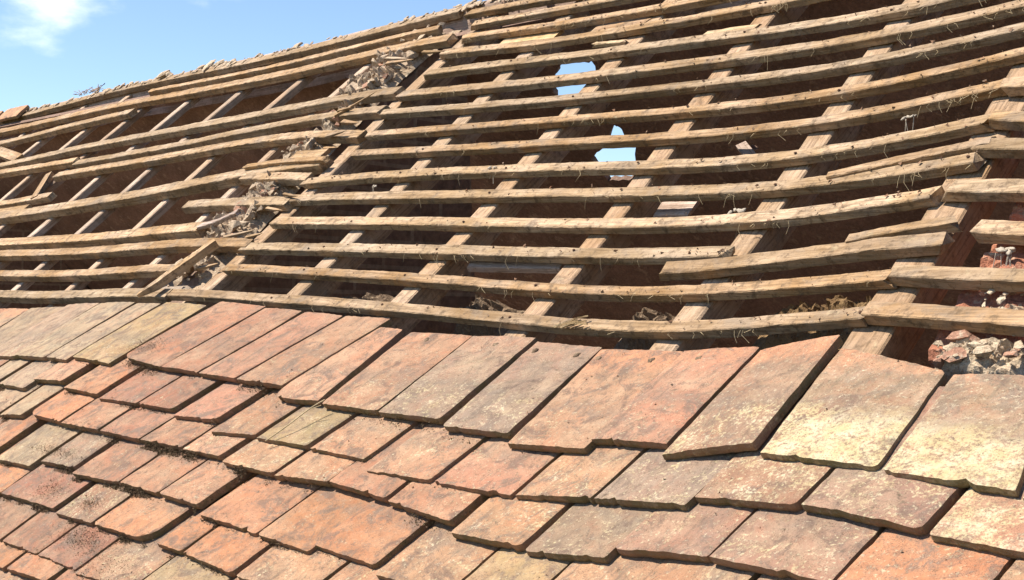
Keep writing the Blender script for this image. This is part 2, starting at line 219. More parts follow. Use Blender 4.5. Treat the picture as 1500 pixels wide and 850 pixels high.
M_BRICKS = brick_material('old_brick', (.22, .15, .11), (.18, .12, .09), (.27, .21, .16), 'YZ')
M_PIERB = rough_material('pier_brick_worn', (.40, .165, .095), (.33, .14, .09), (.44, .31, .21), 26, .02)
M_PIERR = rough_material('broken_brick', (.40, .22, .145), (.34, .18, .12), (.46, .36, .26), 40)
M_PIER = brick_material('pier_brick', (.38, .13, .08), (.31, .12, .08), (.36, .28, .2), 'XY', 1.)
# ------------------------------------------------------------------ tiles
TT = .0146; HT = .050; HD = .010
def tile_mesh(q, seed, thick=TT, lift=0., broken=None):
    """q = tail-left, tail-right, head-left, head-right as (u, v, h)"""
    rr = random.Random(seed)
    nx, ny = 25, 21
    ss = [0, .025]+[i/(nx-3) for i in range(1, nx-3)]+[.975, 1]; tt = [0, .018]+[i/(ny-3) for i in range(1, ny-3)]+[.985, 1]
    camb = rr.uniform(.0005, .0022); cx = rr.uniform(-.0012, .0015); tw = rr.uniform(-.0015, .0015)
    ph = Vector((rr.uniform(0, 99), rr.uniform(0, 99), seed*3.7))
    chip = [(rr.random(), rr.uniform(.02, .06), rr.uniform(.0015, .006)) for _ in range(rr.choice((0, 1, 1, 2, 3)))]
    cr = [rr.choice((0, .002, .003, .005, .009)) for _ in range(4)]
    if broken is not None: cr[broken] = .034
    W_ = q[1][0]-q[0][0]; L_ = max(.05, (q[2][1]+q[3][1]-q[0][1]-q[1][1])/2)
    top = []
    for j, t in enumerate(tt):
        row = []
        for i, s in enumerate(ss):
            b = [(1-s)*(1-t), s*(1-t), (1-s)*t, s*t]
            u, v, h = (sum(w*c[k] for w, c in zip(b, q)) for k in range(3))
            # wobbly outline
            nn = noise.noise_vector(ph+Vector((s*W_*38, t*L_*38, 0))); n2 = noise.noise_vector(ph+Vector((s*W_*140, t*L_*140, 5)))
            ex = min(1, (abs(s-.5)*2)**6); ey = min(1, (abs(t-.5)*2)**6)
            n3_ = noise.noise(ph+Vector((s*W_*330, t*L_*330, 2))); v += (nn.y*.0012 + n2.y*.0014+n3_*.0008)*ey; u += (nn.x*.0011 + n2.x*.0011)*ex
            if j < 2:
                for c0, cw, cd in chip:
                    k = max(0, 1-abs(s-c0)/cw); v += cd*k*(1 if j == 0 else .6)
            for ci, (a, c) in enumerate(((0, 0), (1, 0), (0, 1), (1, 1))):
                if cr[ci]:
                    du = (abs(s-a))*W_; dv = abs(t-c)*L_; r = cr[ci]
                    if du < r and dv < r:
                        x = r-du; y = r-dv; d = math.hypot(x, y)
                        if d > r: k = r/d; u += (x-x*k)*(1 if a == 0 else -1); v += (y-y*k)*(1 if c == 0 else -1)
            h += lift + camb*(1-(2*s-1)**2) + cx*(1-(2*t-1)**2)+tw*(s-.5)*(t-.5)*4 + nn.z*.0007
            if i in (0, nx-1) or j in (0, ny-1): h -= .0011
            row.append(S(u, v, h))
        top.append(row)
    P = [p for r in top for p in r]; faces = []; smooth = set()
    for j in range(ny-1):
        for i in range(nx-1):
            smooth.add(len(faces)); a = j*nx+i; faces.append((a, a+1, a+nx+1, a+nx))
    ring = [(i, 0) for i in range(nx)]+[(nx-1, j) for j in range(1, ny)]+[(i, ny-1) for i in range(nx-2, -1, -1)]+[(0, j) for j in range(ny-2, 0, -1)]
    b0 = len(P); m = len(ring)
    for i, j in ring: P.append(top[j][i])
    for i, j in ring:
        wob = noise.noise(ph+Vector((i*.9, j*.9, 9)))*.0012
        P.append(top[j][i]-N*(thick*.5)+(V*-.0008 if j == 0 else V*0)+V*wob*(1 if j == 0 else 0))
    for i, j in ring: P.append(top[j][i]-N*thick+(V*.0012 if j == 0 else V*0))
    for k in range(m):
        k2 = (k+1) % m
        for lv in (0, 1): faces.append((b0+lv*m+k, b0+(lv+1)*m+k, b0+(lv+1)*m+k2, b0+lv*m+k2))
    c = len(P); P.append(sum((P[b0+2*m+k] for k in range(m)), Vector())/m)
    for k in range(m): faces.append((c, b0+2*m+(k+1) % m, b0+2*m+k))
    return P, faces, smooth
TINT = {  # base colour, lichen, words
 'g': ((.29, .235, .165), .32, 'pale grey-buff'), 'G': ((.275, .215, .115), .25, 'olive-tan'), 'p': ((.315, .165, .105), .10, 'dusty pink'),
 'P': ((.25, .125, .085), .08, 'dark mossy pink'), 't': ((.34, .20, .12), .28, 'peachy tan'), 'o': ((.375, .18, .095), .08, 'bright orange'),
 'n': ((.21, .165, .125), .38, 'grey-brown'), 'b': ((.225, .143, .105), .45, 'brownish speckled'), 'c': ((.25, .165, .11), 1.0, 'cream lichen-crusted'), 'm': ((.31, .19, .12), .75, 'part cream-crusted')}
CATS = {'A': 'gggGppptttnntpbccc', 'B': 'ggtoPPptGttptnbbm', 'C': 'ggoppptttpptnbbot', 'D': 'ogPppttoooGtttbtt', 'E': 'oPbooottttt', 'F': 'PPPtGtttt', 'G': 'ooptt'}
CATS['D'] = 'ognpptoootGtttb'
COURSE_WORDS = {'A': 'top course', 'B': 'second course', 'C': 'third course', 'D': 'fourth course', 'E': 'fifth course', 'F': 'sixth course', 'G': 'seventh course', 'H': 'eighth course', 'I': 'ninth course'}
ORD = ['', 'first', 'second', 'third', 'fourth', 'fifth', 'sixth', 'seventh', 'eighth', 'ninth', 'tenth', 'eleventh', 'twelfth', 'thirteenth', 'fourteenth', 'fifteenth', 'sixteenth', 'seventeenth', 'eighteenth', 'nineteenth', 'twentieth']
# the camera (used here only to tell which tiles the photograph includes, for their labels)
RC = Matrix.Rotation(CAM['pit'], 3, 'X') @ Matrix.Rotation(CAM['rol'], 3, 'Y')
def px(p):
    d = RC.transposed() @ (Vector(p)-ZZ*CAMZ); return (750+F*d.x/d.y, 425-F*d.z/d.y)
def inframe(q):
    vm = .095
    for s in (0.02, .25, .5, .75, .98):
        for t in (0.02, .5, 1):
            a = [q[0][k]*(1-s)+q[1][k]*s for k in range(3)]; b = [q[2][k]*(1-s)+q[3][k]*s for k in range(3)]
            L = max(.1, b[1]-a[1]); f = min(1, vm/L)*t
            x, y = px(S(*(a[k]+(b[k]-a[k])*f for k in range(3))))
            if 0 <= x < 1500 and 0 <= y < 850: return True
    return False
SKEW = {'A': {4: .12, 5: .12, 6: .13, 7: .12, 8: .1, 9: .1, 10: .12, 11: .17, 12: .19, 13: .12, 14: .07, 15: .04, 16: .0, 17: .0}}
CATN = 'clay tile'
def head(c, i, l, r):
    if c == 'A' and i in AHEAD:
        a, b = AHEAD[i]; return (*a, HD), (*b, HD)
    sk = SKEW.get(c, {}).get(i, .06 if l[0] < -.9 else .05)
    if c == 'A' and i < 4: sk = .08
    L = .262; dv = (r[1]-l[1])*.5
    m = (l[1]+r[1])/2
    return (l[0]+sk*L, m-dv*.3+L, HD), (r[0]+sk*L, m+dv*.3+L, HD)
courses = {c: [] for c in 'ABCDEFGHI'}
for c in COURSES:
    for i, (l, r) in enumerate(COURSES[c]):
        g = .0025
        l = (l[0]+g, l[1]); r = (r[0]-g, r[1])
        w = r[0]-l[0]
        cat = CATS[c][min(i, len(CATS[c])-1)]
        parts = [(l, r)]
        if w > .255:       # two tiles that read as one in the photo
            m = ((l[0]+r[0])/2, (l[1]+r[1])/2); parts = [(l, (m[0]-g, m[1])), ((m[0]+g, m[1]), r)]
        for a, b in parts:
            hl, hr = head(c, i, a, b)
            courses[c].append(((*a, HT), (*b, HT), hl, hr, cat, i))
# margins outside the picture: carry the courses on to the right and down
gauge = .0922
for k, c in enumerate('ABCDEFGHI'):
    lst = courses[c]
    if not lst:
        u = -1.5 + (.085 if k % 2 else 0); v = -gauge*k+.02
        while u < .5:
            lst.append(((u, v, HT), (u+.16, v, HT), (u+.17, v+.262, HD), (u+.01+.16, v+.262, HD), R_.choice('ttpnbo'), 99)); u += .164
    else:
        u = lst[-1][1][0]+.003; v = lst[-1][1][1]
        while u < .75:
            lst.append(((u, v, HT), (u+.16, v, HT), (u+.01, v+.262, HD), (u+.17, v+.262, HD), R_.choice('ttpnbo'), 99)); u += .164
for k, c in enumerate('ABCDEFGHI'):
    t = courses[c][0]; u = t[0][0]-.003; v = t[0][1]; n = 0
    while u > -4.2 and n < 16:
        courses[c].insert(0, ((u-.16, v, HT), (u, v, HT), (u-.145, v+.262, HD), (u+.015, v+.262, HD), R_.choice('ggtpPo'), 99)); u -= .164; n += 1
seed = 0
BROKEN = {('A', 4): 0, ('C', 2): 0, ('D', 10): 0, ('A', 8): 0, ('E', 3): 1}
TILE_TOPS = {}
for c in 'ABCDEFGHI':
    vis = [inframe(t[:4]) for t in courses[c]]
    tot = sum(vis); n = 0
    for t, vv in zip(courses[c], vis):
        seed += 1
        q = t[:4]; cat = t[4]
        rr = random.Random(seed*13)
        lift = rr.uniform(-.0006, .0009)
        q = [list(x) for x in q]
        if c == 'A' and t[5] == 14: q[1][2] += .006; q[3][2] += .010; q[0][2] += .001   # the kicked-up tile
        if c == 'A' and t[5] == 15: q[2][2] += .004
        P, fc, sm = tile_mesh(q, seed, lift=lift, broken=BROKEN.get((c, t[5])))
        org = S((q[0][0]+q[1][0])/2, (q[0][1]+q[1][1])/2, HT-TT)
        o = mesh_obj('clay_tile', P, fc, M_TILE, frame_at(org), sm)
        o['fresh'] = 1.0 if (c == 'A' and t[5] >= 12) else .25 if (c == 'A' and t[5] >= 8) else 0.0
        col, li, word = TINT[cat]
        j = [rr.uniform(.86, 1.13)]*3; j[0] *= rr.uniform(.96, 1.04); j[2] *= rr.uniform(.92, 1.08)
        if cat in 'op' and t[0][0] > -.8: li += .15
        j[0] *= 1.04; j[1] *= .945; j[2] *= .90
        o.color = (*(a*b for a, b in zip(col, j)), max(0, li+rr.uniform(-.1, .12)))
        if vv:
            n += 1; k = tot-n+1
            pos = f'{ORD[n]} from the left' if n <= tot//2 else (f'{ORD[k]} from the right' if k > 1 else 'rightmost')
            if n == 1: pos = 'leftmost'
            extra = {('A', 14): ', kicked up', ('A', 16): ', darker head', ('C', 2): ', corner rounded off', ('B', 13): ', white-streaked'}.get((c, t[5]), '')
            tag(o, f'{word} clay tile in the {COURSE_WORDS[c]}' + (' below the battens' if not extra else '') + f', {pos}{extra}', CATN, 'plain clay tiles left on the lower roof')
        else:
            tag(o, 'old clay tile continuing the roof outside the photo', CATN, 'clay tiles outside the photo')
# ------------------------------------------------------------------ timber
def resample(pts, step=.012):
    out = [pts[0]]
    n = len(pts)
    for k in range(n-1):
        p0, p1, p2, p3 = pts[max(k-1, 0)], pts[k], pts[k+1], pts[min(k+2, n-1)]
        L = math.hypot(p2[0]-p1[0], p2[1]-p1[1]); m = max(1, int(L/step))
        for i in range(1, m+1):
            t = i/m
            u = p1[0]+(p2[0]-p1[0])*t
            def tan(a, b): return (b[1]-a[1])/((b[0]-a[0]) or 1e-6)
            m1 = tan(p0, p2)*(p2[0]-p1[0]); m2 = tan(p1, p3)*(p2[0]-p1[0])
            v = (2*t**3-3*t*t+1)*p1[1]+(t**3-2*t*t+t)*m1+(-2*t**3+3*t*t)*p2[1]+(t**3-t*t)*m2
            out.append((u, v))
    return out
def smooth_line(pts, first=True):
    """hand-traced points carry a few mm of noise: relax the inner ones"""
    q = list(pts)
    for k in range(1, len(pts)-1):
        a, b, c = pts[k-1], pts[k], pts[k+1]; f = (b[0]-a[0])/((c[0]-a[0]) or 1)
        m = a[1]+(c[1]-a[1])*f; q[k] = (b[0], b[1]*.6+m*.4)
    if first: return smooth_line(q, False)
    return q
def sweep(sections, name, mat, M, ends_jag=.0, parent=None, seed=0):
    P = []; fc = []; m = len(sections[0])
    for s in sections: P += s
    for k in range(len(sections)-1):
        for i in range(m):
            j = (i+1) % m; fc.append((k*m+i, (k+1)*m+i, (k+1)*m+j, k*m+j))
    fc.append(tuple(range(m))); fc.append(tuple((len(sections)-1)*m+i for i in range(m-1, -1, -1)))
    o = mesh_obj(name, P, fc, mat, M, parent=parent)
    bm = bmesh.new(); bm.from_mesh(o.data); bmesh.ops.recalc_face_normals(bm, faces=bm.faces); bm.to_mesh(o.data); bm.free()
    return o
def timber(name, line, w, th, mat, seed, h=0., jit=.0012, ends=True, hfun=None, along=None, taper=None):
    """a sawn bar; line is its top front arris on the roof, w runs upslope, th down into the roof"""
    rr = random.Random(seed); ph = Vector((seed*7.1, seed*1.3, 0)); secs = []
    n = len(line); wv = rr.uniform(.9, 1.12)
    for k, (u, v) in enumerate(line):
        a = noise.noise(ph+Vector((u*3, 0, 0))); b = noise.noise(ph+Vector((u*3, 7, 0))); c = noise.noise(ph+Vector((u*11, 3, 0)))
        ww = w*wv*(1+.07*a+.05*c); tt = th*(1+.07*b)
        hh = h+(hfun(u) if hfun else 0)+.0008*c
        if taper: ww *= taper(k/(n-1))
        if along is None: base = S(u, v, hh); dv = V
        else: base = S(u, v, hh); dv = along
        r = .0016
        prof = [(0, -r), (r, 0), (ww-r, 0), (ww, -r), (ww, -tt+r), (ww-r, -tt), (r, -tt), (0, -tt+r)]
        sec = []
        for i, (x, z) in enumerate(prof):
            nn = noise.noise_vector(ph+Vector((u*26, i*2.3, 1)))*.55+noise.noise_vector(ph+Vector((u*110, i*2.3, 6)))*.75
            e = Vector((0, 0, 0))
            if ends and k in (0, n-1): e = U*(noise.noise(ph+Vector((x*160, z*160, 2)))*.022)
            sec.append(base+dv*(x+nn.x*jit)+N*(z+nn.y*jit)+e)
        secs.append(sec)
    mid = line[n//2]
    return sweep(secs, name, mat, frame_at(S(mid[0], mid[1], h-th)))
def tintw(o, seed):
    rr = random.Random(seed*31+5); k = rr.uniform(.82, 1.16); q = rr.uniform(-.07, .09); o.color = (k*(1+q), k, k*(1-q*1.2), 1)
BCAT = 'batten'; GR = 'roof battens on the right-hand rafters'; GL = 'roof battens left of the mortar strip'
sd = 100
for j, b in enumerate(RB):
    sd += 1
    ln = smooth_line(b)
    if j >= 7:
        e = ln[-1]; ln = ln+[(e[0]+.4, e[1]+.01), (.8, e[1]+.015)]
    o = timber('batten', resample(ln), .0272, .0185, M_BAT, sd); tintw(o, sd)
    pos = 'lowest' if j == 0 else f'{ORD[j+1]} up from the tiles'
    tag(o, f'long sawn wooden batten right of the mortar strip, {pos}', BCAT, GR)
for j, b in enumerate(RB2):
    sd += 1
    e = b[-1]; ln = b+[(.8, e[1])]
    o = timber('batten', resample(ln), .029, .021, M_BAT, sd, h=.003); tintw(o, sd)
    pos = 'lowest' if j == 0 else f'{ORD[j+1]} up from the tiles'
    tag(o, f'short batten length at the far right beyond the splice, {pos}', BCAT, 'spliced batten lengths at the far right')
for lab, ln, hh, w in (
        ('doubled batten lying against the upper edge of a kinked batten at right', [(-.42, .700), (-.3, .712), (-.2, .721), (-.115, .727)], .004, .022),
        ('split batten piece lapped below the third batten, bending up to the splice', [(-.655, .468), (-.55, .472), (-.4, .481), (-.25, .488), (-.09, .487)], .002, .03),
        ('thin broken lath wedged just above the lapped third batten near the splice', [(-.27, .515), (-.18, .527), (-.09, .535)], .004, .018)):
    sd += 1; o = timber('batten', resample(ln), w, .02, M_BAT, sd, h=hh); tintw(o, sd); tag(o, lab, BCAT, GR)
LW = {'l13': ('topmost batten just under the ridge left of the mortar strip', .034), 'l12m': ('short upper batten lapped between the two highest left battens', .026),
 'l12': ('second full-length left batten down, above the long dark gap', .036), 'l11': ('broken-off batten stub high at far left', .034),
 'l10': ('long left batten below the big dark gap', .036), 'l9': ('short batten end at the far left edge, mid height', .034),
 'l9b': ('left batten just below the long one under the big gap', .032), 'l8': ('bowed left batten reaching the mortar strip, middle of its run', .034),
 'l7': ('thick rising left batten bent upward toward the mortar strip', .046), 'l7b': ('short batten stub over the mortar strip under the thick rising batten', .03),
 'l6': ('loose batten end resting on the rubble of the mortar strip', .034), 'l5': ('wide weathered left board ending in a ragged end at the rubble', .044),
 'l4': ('left batten tucked tight below the wide weathered board', .036), 'l3': ('second left batten up from the tiles', .034), 'l2': ('lowest left batten, directly above the tiles', .032)}
for n, b in LB.items():
    sd += 1; lab, w = LW[n]
    ln = smooth_line(b)
    if px(S(*ln[0]))[0] < 12: ln = [(-6.72, ln[0][1]+.01)]+([(-5.6, ln[0][1]+.005)] if ln[0][0] > -5. else [])+ln
    if n == 'l2': ln[-1] = (-2.172, ln[-1][1])
    th = .03 if n in ('l7', 'l5') else .024
    o = timber('batten', resample(ln), w, th, M_BAT, sd, h=.006 if n in ('l12m', 'l5') else .002, jit=.0016); tintw(o, sd)
    tag(o, lab, BCAT, GL)
for lab, ln, w in (('short low batten end at the left edge, above a small strut', [(-4.9, .83), (-4.2, .845), (-3.93, .86)], .034), ('lower short batten end at the left edge', [(-4.7, .78), (-4.2, .79), (-4.02, .795)], .03)):
    sd += 1; o = timber('batten', resample(ln), w, .024, M_BAT, sd); tintw(o, sd); tag(o, lab, BCAT, GL)
for lab, ln, w, hh, m, nm in (
        ('yellowish board end under the upper battens, left of the sky holes', [(-1.90, 1.41), (-1.79, 1.405), (-1.68, 1.40)], .05, -.022, M_PALE, 'board'),
        ('pinkish board strip between two upper battens, top centre', [(-1.535, 1.40), (-1.45, 1.40), (-1.36, 1.398)], .035, -.02, M_RAF, 'board'),
        ('thin pale lath above the small upper sky hole', [(-1.44, 1.302), (-1.38, 1.297), (-1.326, 1.29)], .011, -.002, M_PALE, 'lath'),
        ('pale lath sliver under an upper batten, top right of centre', [(-1.09, 1.296), (-1.02, 1.296), (-.94, 1.293)], .02, -.018, M_PALE, 'lath'),
        ('short board scrap on the mortar strip beneath the bowed batten', [(-2.30, .875), (-2.22, .875), (-2.14, .873)], .045, .006, M_BAT, 'board'),
        ('splintered batten end lapped over the thick rising batten at the strip', [(-2.50, .858), (-2.3, .862), (-2.09, .853)], .02, .012, M_BAT, 'batten')):
    sd += 1; o = timber(nm, resample(ln), w, .012, m, sd, h=hh); tintw(o, sd); tag(o, lab, nm)
def stick(name, a, b, w, th, mat, label, cat):
    D = (b-a).normalized(); sv = D.cross(N).normalized(); secs = []
    for k in range(9):
        c = a.lerp(b, k/8); secs.append([c+sv*(x*w)+N*(z*th)+N*noise.noise(c*9+Vector((x, z, 0)))*.002 for x, z in ((-.5, 0), (.5, 0), (.5, -1), (-.5, -1))])
    o = sweep(secs, name, mat, Matrix.Translation(a.lerp(b, .5)) @ Matrix((D, -sv, N)).transposed().to_4x4()); tag(o, label, cat); return o
tintw(stick('strut', S(-4.21, 1.03, .0), S(-4.05, .865, .004), .03, .02, M_BAT, 'small strut propped between two left battens at the left edge', 'strut'), 3)
tintw(stick('board', S(-5.3, 1.31, .0), S(-4.84, 1.20, .0), .05, .02, M_BAT, 'wedge-shaped board end poking in at the far left edge', 'board'), 4)
tintw(stick('lath', S(-.77, .92, -.05), S(-.69, .85, -.05), .022, .008, M_OLD, 'slanting lath hanging inside a bay beside the second rafter', 'lath'), 5)
# rafters: bars running up the slope
def rafter(u0, u1, v0, v1, w, d, h, mat, seed):
    ph = Vector((seed*3.3, 1, seed)); secs = []
    n = max(2, int((v1-v0)/.06))
    for k in range(n+1):
        t = k/n; v = v0+(v1-v0)*t; u = u0+(u1-u0)*t+noise.noise(ph+Vector((v*2, 0, 0)))*.004
        ww = w*(1+.06*noise.noise(ph+Vector((v*3, 9, 0)))); r = .003
        b = S(u, v, h)
        prof = [(-ww/2, -r), (-ww/2+r, 0), (ww/2-r, 0), (ww/2, -r), (ww/2, -d), (-ww/2, -d)]
        secs.append([b+U*(x+noise.noise(ph+Vector((v*20, i, 3)))*.0015)+N*(z+noise.noise(ph+Vector((v*20, i, 8)))*.001) for i, (x, z) in enumerate(prof)])
    M = Matrix.Translation(S((u0+u1)/2, v0, h-d)) @ Matrix((V, -U, N)).transposed().to_4x4()
    o = sweep(secs, 'rafter', mat, M); tintw(o, seed); return o
GRA = 'rafters under the right-hand battens'
order = [('r0', 'rafter under the splices, rightmost in view'), ('r1', 'wide rafter, second from the right'), ('r2', 'wide rafter, third from the right'), ('r3', 'wide rafter, fourth from the right'), ('r4', 'wide rafter, fifth from the right'), ('r5', 'rafter alongside the mortar strip')]
for k, (n, lab) in enumerate(order):
    pts = RAF[n]; a = np.polyfit([p[1] for p in pts], [p[0] for p in pts], 1)
    f = lambda v: float(a[0]*v+a[1])
    o = rafter(f(-.9), f(RIDGE), -.9, RIDGE, .070 if n == 'r0' else .057, .055, -.0225, M_RAF, 300+k); tag(o, lab, 'rafter', GRA)
for k, u in enumerate((.26, .66)):
    tag(rafter(u, u, -.9, RIDGE, .06, .055, -.0225, M_RAF, 312+k), 'rafter continuing the roof to the right of the photo', 'rafter', 'rafters outside the photo')
chains = [('g', 'o', 'r'), ('f', 'h', 'n', 'q'), ('e', 'i', 'm', 'p'), ('d', 'j'), ('c', 'k'), ('b',), ('a',)]
us = []
for ch in chains:
    P = [q for n in ch for q in LRAF[n]]; us.append(sum(q[0] for q in P)/len(P))
us += [us[-1]-.41, us[-1]-.82, us[-1]-1.22, us[-1]-1.62]
for k, u in enumerate(us):
    if u < -6.65: continue
    o = rafter(u, u, -.9, RIDGE, .036, .024, -.0275, M_LRAF, 320+k)
    tag(o, f'thin greyed rafter left of the mortar strip, {ORD[k+1]} along from it' if k else 'thin greyed rafter nearest the left side of the mortar strip', 'rafter', 'thin rafters left of the mortar strip')
# ------------------------------------------------------------------ lumps, rubble, stuff
def lump(P, fc, c, r, seed, sq=(1, 1, .7), sub=2):
    bm = bmesh.new(); bmesh.ops.create_icosphere(bm, subdivisions=sub, radius=1.)
    ph = Vector((seed*1.7, seed*.3, seed)); o = len(P); rr = random.Random(seed)
    rot = Matrix.Rotation(rr.uniform(0, 6.28), 3, 'Z') @ Matrix.Rotation(rr.uniform(-.4, .4), 3, 'X')
    for v in bm.verts:
        d = v.co.normalized()
        k = 1+.45*noise.noise(d*1.6+ph)+.22*noise.noise(d*4+ph)
        x = rot @ Vector((d.x*sq[0], d.y*sq[1], d.z*sq[2]))*(r*k)
        P.append(c+U*x.x+V*x.y+N*x.z)
    bm.verts.index_update()
    for f in bm.faces: fc.append(tuple(o+v.index for v in f.verts))
    bm.free()
def stone(P, fc, c, r, rr, sq=(1, 1, .7)):
    """an angular broken piece"""
    bm = bmesh.new()
    for _ in range(11):
        d = Vector((rr.gauss(0, 1), rr.gauss(0, 1), rr.gauss(0, 1))).normalized()*rr.uniform(.75, 1.1)
        bm.verts.new((d.x*sq[0]*r, d.y*sq[1]*r, d.z*sq[2]*r))
    bmesh.ops.convex_hull(bm, input=bm.verts)
    bmesh.ops.delete(bm, geom=[v for v in bm.verts if not v.link_faces], context='VERTS')
    bm.verts.index_update(); o = len(P)
    for v in bm.verts: P.append(c+U*v.co.x+V*v.co.y+N*v.co.z)
    for f in bm.faces: fc.append(tuple(o+v.index for v in f.verts))
    bm.free()
def stones_obj(name, items, mat, org, parent=None, seed=1):
    P = []; fc = []; rr = random.Random(seed)
    for u, v, h, r in items: stone(P, fc, S(u, v, h), r, rr, (rr.uniform(.7, 1.5), rr.uniform(.6, 1.2), rr.uniform(.5, .9)))
    return mesh_obj(name, P, fc, mat, frame_at(org), parent=parent)
def lumps_obj(name, items, mat, org, parent=None):
    P = []; fc = []
    for k, it in enumerate(items):
        u, v, h, r = it[:4]; lump(P, fc, S(u, v, h), r, k*7+int(abs(u*1000)) % 97, it[4] if len(it) > 4 else (1, 1, .7), 3 if r > .025 else 2)
    return mesh_obj(name, P, fc, mat, frame_at(org), smooth=None, parent=parent)
def crust_obj(name, u0, u1, v0, v1, h, amp, mat, seed, step=.005, shape=None, parent=None, shift=None):
    """a crumbled bed of old mortar: rough height field with ragged, sunk-in margins"""
    nu = max(4, int((u1-u0)/step)); nv = max(4, int((v1-v0)/step)); P = []; fc = []
    for j in range(nv+1):
        for i in range(nu+1):
            a = i/nu; b = j/nv; u = u0+(u1-u0)*a; v = v0+(v1-v0)*b
            uu = u+(shift(v) if shift else 0)
            q = Vector((u*34, v*26, seed*5.1))
            n = .35+.45*noise.noise(q*.8)+abs(noise.noise(q*2.3))*.5+noise.noise(q*5)*.22
            cell = noise.cell(Vector((u*95+noise.noise(q)*1.5, v*80+noise.noise(q+Vector((9, 0, 0)))*1.5, seed)))
            n += (cell-.5)*.35
            e = min(1, min(a, 1-a)*5)*min(1, min(b, 1-b)*7)
            m = noise.noise(Vector((u*9, v*9, seed)))+.5*noise.noise(Vector((u*26, v*26, seed)))
            if shape: m += shape(u, v)
            keep = max(0, min(1, (m*.9+.55)))*e
            P.append(S(uu+noise.noise(q*3)*.003, v+noise.noise(q*3+Vector((0, 5, 0)))*.003, h+amp*.8*n*keep-(1-keep)*.03))
    for j in range(nv):
        for i in range(nu): k = j*(nu+1)+i; fc.append((k, k+1, k+nu+2, k+nu+1))
    return mesh_obj(name, P, fc, mat, frame_at(S((u0+u1)/2, v0, h-.03)), None, parent)
def wall_face(v): return -2.20-.10*max(0, min(1, (v-.45)/.9))
# party wall under the mortar strip
bmP = []; bmF = []
vs = [-.9+.05*i for i in range(int((RIDGE+.9-.02)/.05)+1)]
for v in vs:
    uf = wall_face(v)+noise.noise(Vector((v*9, 2, 0)))*.012; ub = uf-.23
    for t in range(7):
        u = uf+(ub-uf)*t/6; h = -.04+noise.noise(Vector((u*14, v*14, 4)))*.014-(.02 if t in (0, 6) else 0)
        bmP.append(S(u, v, h))
    lo = S(ub, v, -.4); bmP.append(Vector((lo.x, lo.y, CAMZ-1.9))); lo = S(uf, v, -.4); bmP.append(Vector((lo.x, lo.y, CAMZ-1.9)))
for k in range(len(vs)-1):
    for i in range(9):
        j = (i+1) % 9; bmF.append((k*9+i, k*9+j, (k+1)*9+j, (k+1)*9+i))
bmF.append(tuple(range(9))[::-1]); bmF.append(tuple((len(vs)-1)*9+i for i in range(9)))
pw = mesh_obj('party_wall', bmP, bmF, M_BRICKS, Matrix.Translation(S(-2.3, 0, -1.)) @ Matrix((U, HH, ZZ)).transposed().to_4x4())
tag(pw, 'old brick party wall running up the roof, topped with crumbling pale mortar', 'wall')
crust_obj('mortar_bed', -.21, .012, .34, 1.65, -.024, .052, M_MORT, 3, .0055, parent=pw, shift=wall_face,
          shape=lambda u, v: (.55 if 1.15 < v else .3 if .55 < v < .95 else .0)+(.25 if u > -.09 else -.15))
rub = []
rr = random.Random(5)
for k in range(420):
    v = rr.uniform(.36, 1.6)
    if noise.noise(Vector((v*6, 1, 7)))+(.3 if 1.15 < v < 1.47 or .55 < v < .95 else 0) < rr.uniform(-.4, .5): continue
    rub.append((wall_face(v)-rr.triangular(-.02, .17, .02), v, -.014+rr.uniform(-.014, .012), rr.choice((.004, .006, .008, .012, .018, .024))))
stones_obj('mortar_crumbs', rub, M_MORT, S(-2.3, .8, 0), pw)['kind'] = 'stuff'
rub = [(wall_face(v)-rr.uniform(.0, .12), v, -.012+rr.uniform(-.01, .01), rr.choice((.012, .016, .022))) for v in [rr.uniform(.4, 1.55) for _ in range(22)]]
stones_obj('brick_bits', rub, M_PIERR, S(-2.3, .8, 0), pw, 4)['kind'] = 'stuff'
P = []; fc = []                                    # ragged torn felt and fibres caught along the strip
wv = []
for lab, ln, w, hh in (('curled broken slat end leaning over the rubble by the loose diagonal batten', [(-2.40, .585), (-2.33, .60), (-2.27, .64)], .02, .012),):
    sd += 1; o = timber('broken_lath', resample(ln), w, .012, M_OLD, sd, h=hh); tintw(o, sd); tag(o, lab, 'lath')
# loose diagonal batten lying on top
a, b = MISC['loose']
secs = []
A = S(a[0]-.005, a[1]-.003, .034); B = S(b[0]-.01, b[1], .036)
D = (B-A).normalized(); sidev = D.cross(N).normalized()
for k in range(15):
    t = k/14; c = A.lerp(B, t)
    ww = .026*(.35+.65*min(1, t*4)); th = .02*(.5+.5*min(1, t*5))
    secs.append([c+sidev*(x*ww)+N*(z*th)+D*(noise.noise(Vector((x*3, z*3, k)))*.004 if k in (0, 14) else 0)+N*noise.noise(Vector((t*6, x, z)))*.0015 for x, z in ((-.5, 0), (.5, 0), (.5, -1), (-.5, -1))])
o = sweep(secs, 'loose_batten', M_BAT, Matrix.Translation(A.lerp(B, .5)-N*.02) @ Matrix((D, -sidev, N)).transposed().to_4x4()); o.color = (1.3, 1.25, 1.15, 1)
tag(o, 'loose batten offcut lying diagonally across the lowest left battens', 'batten')
rr = random.Random(64)
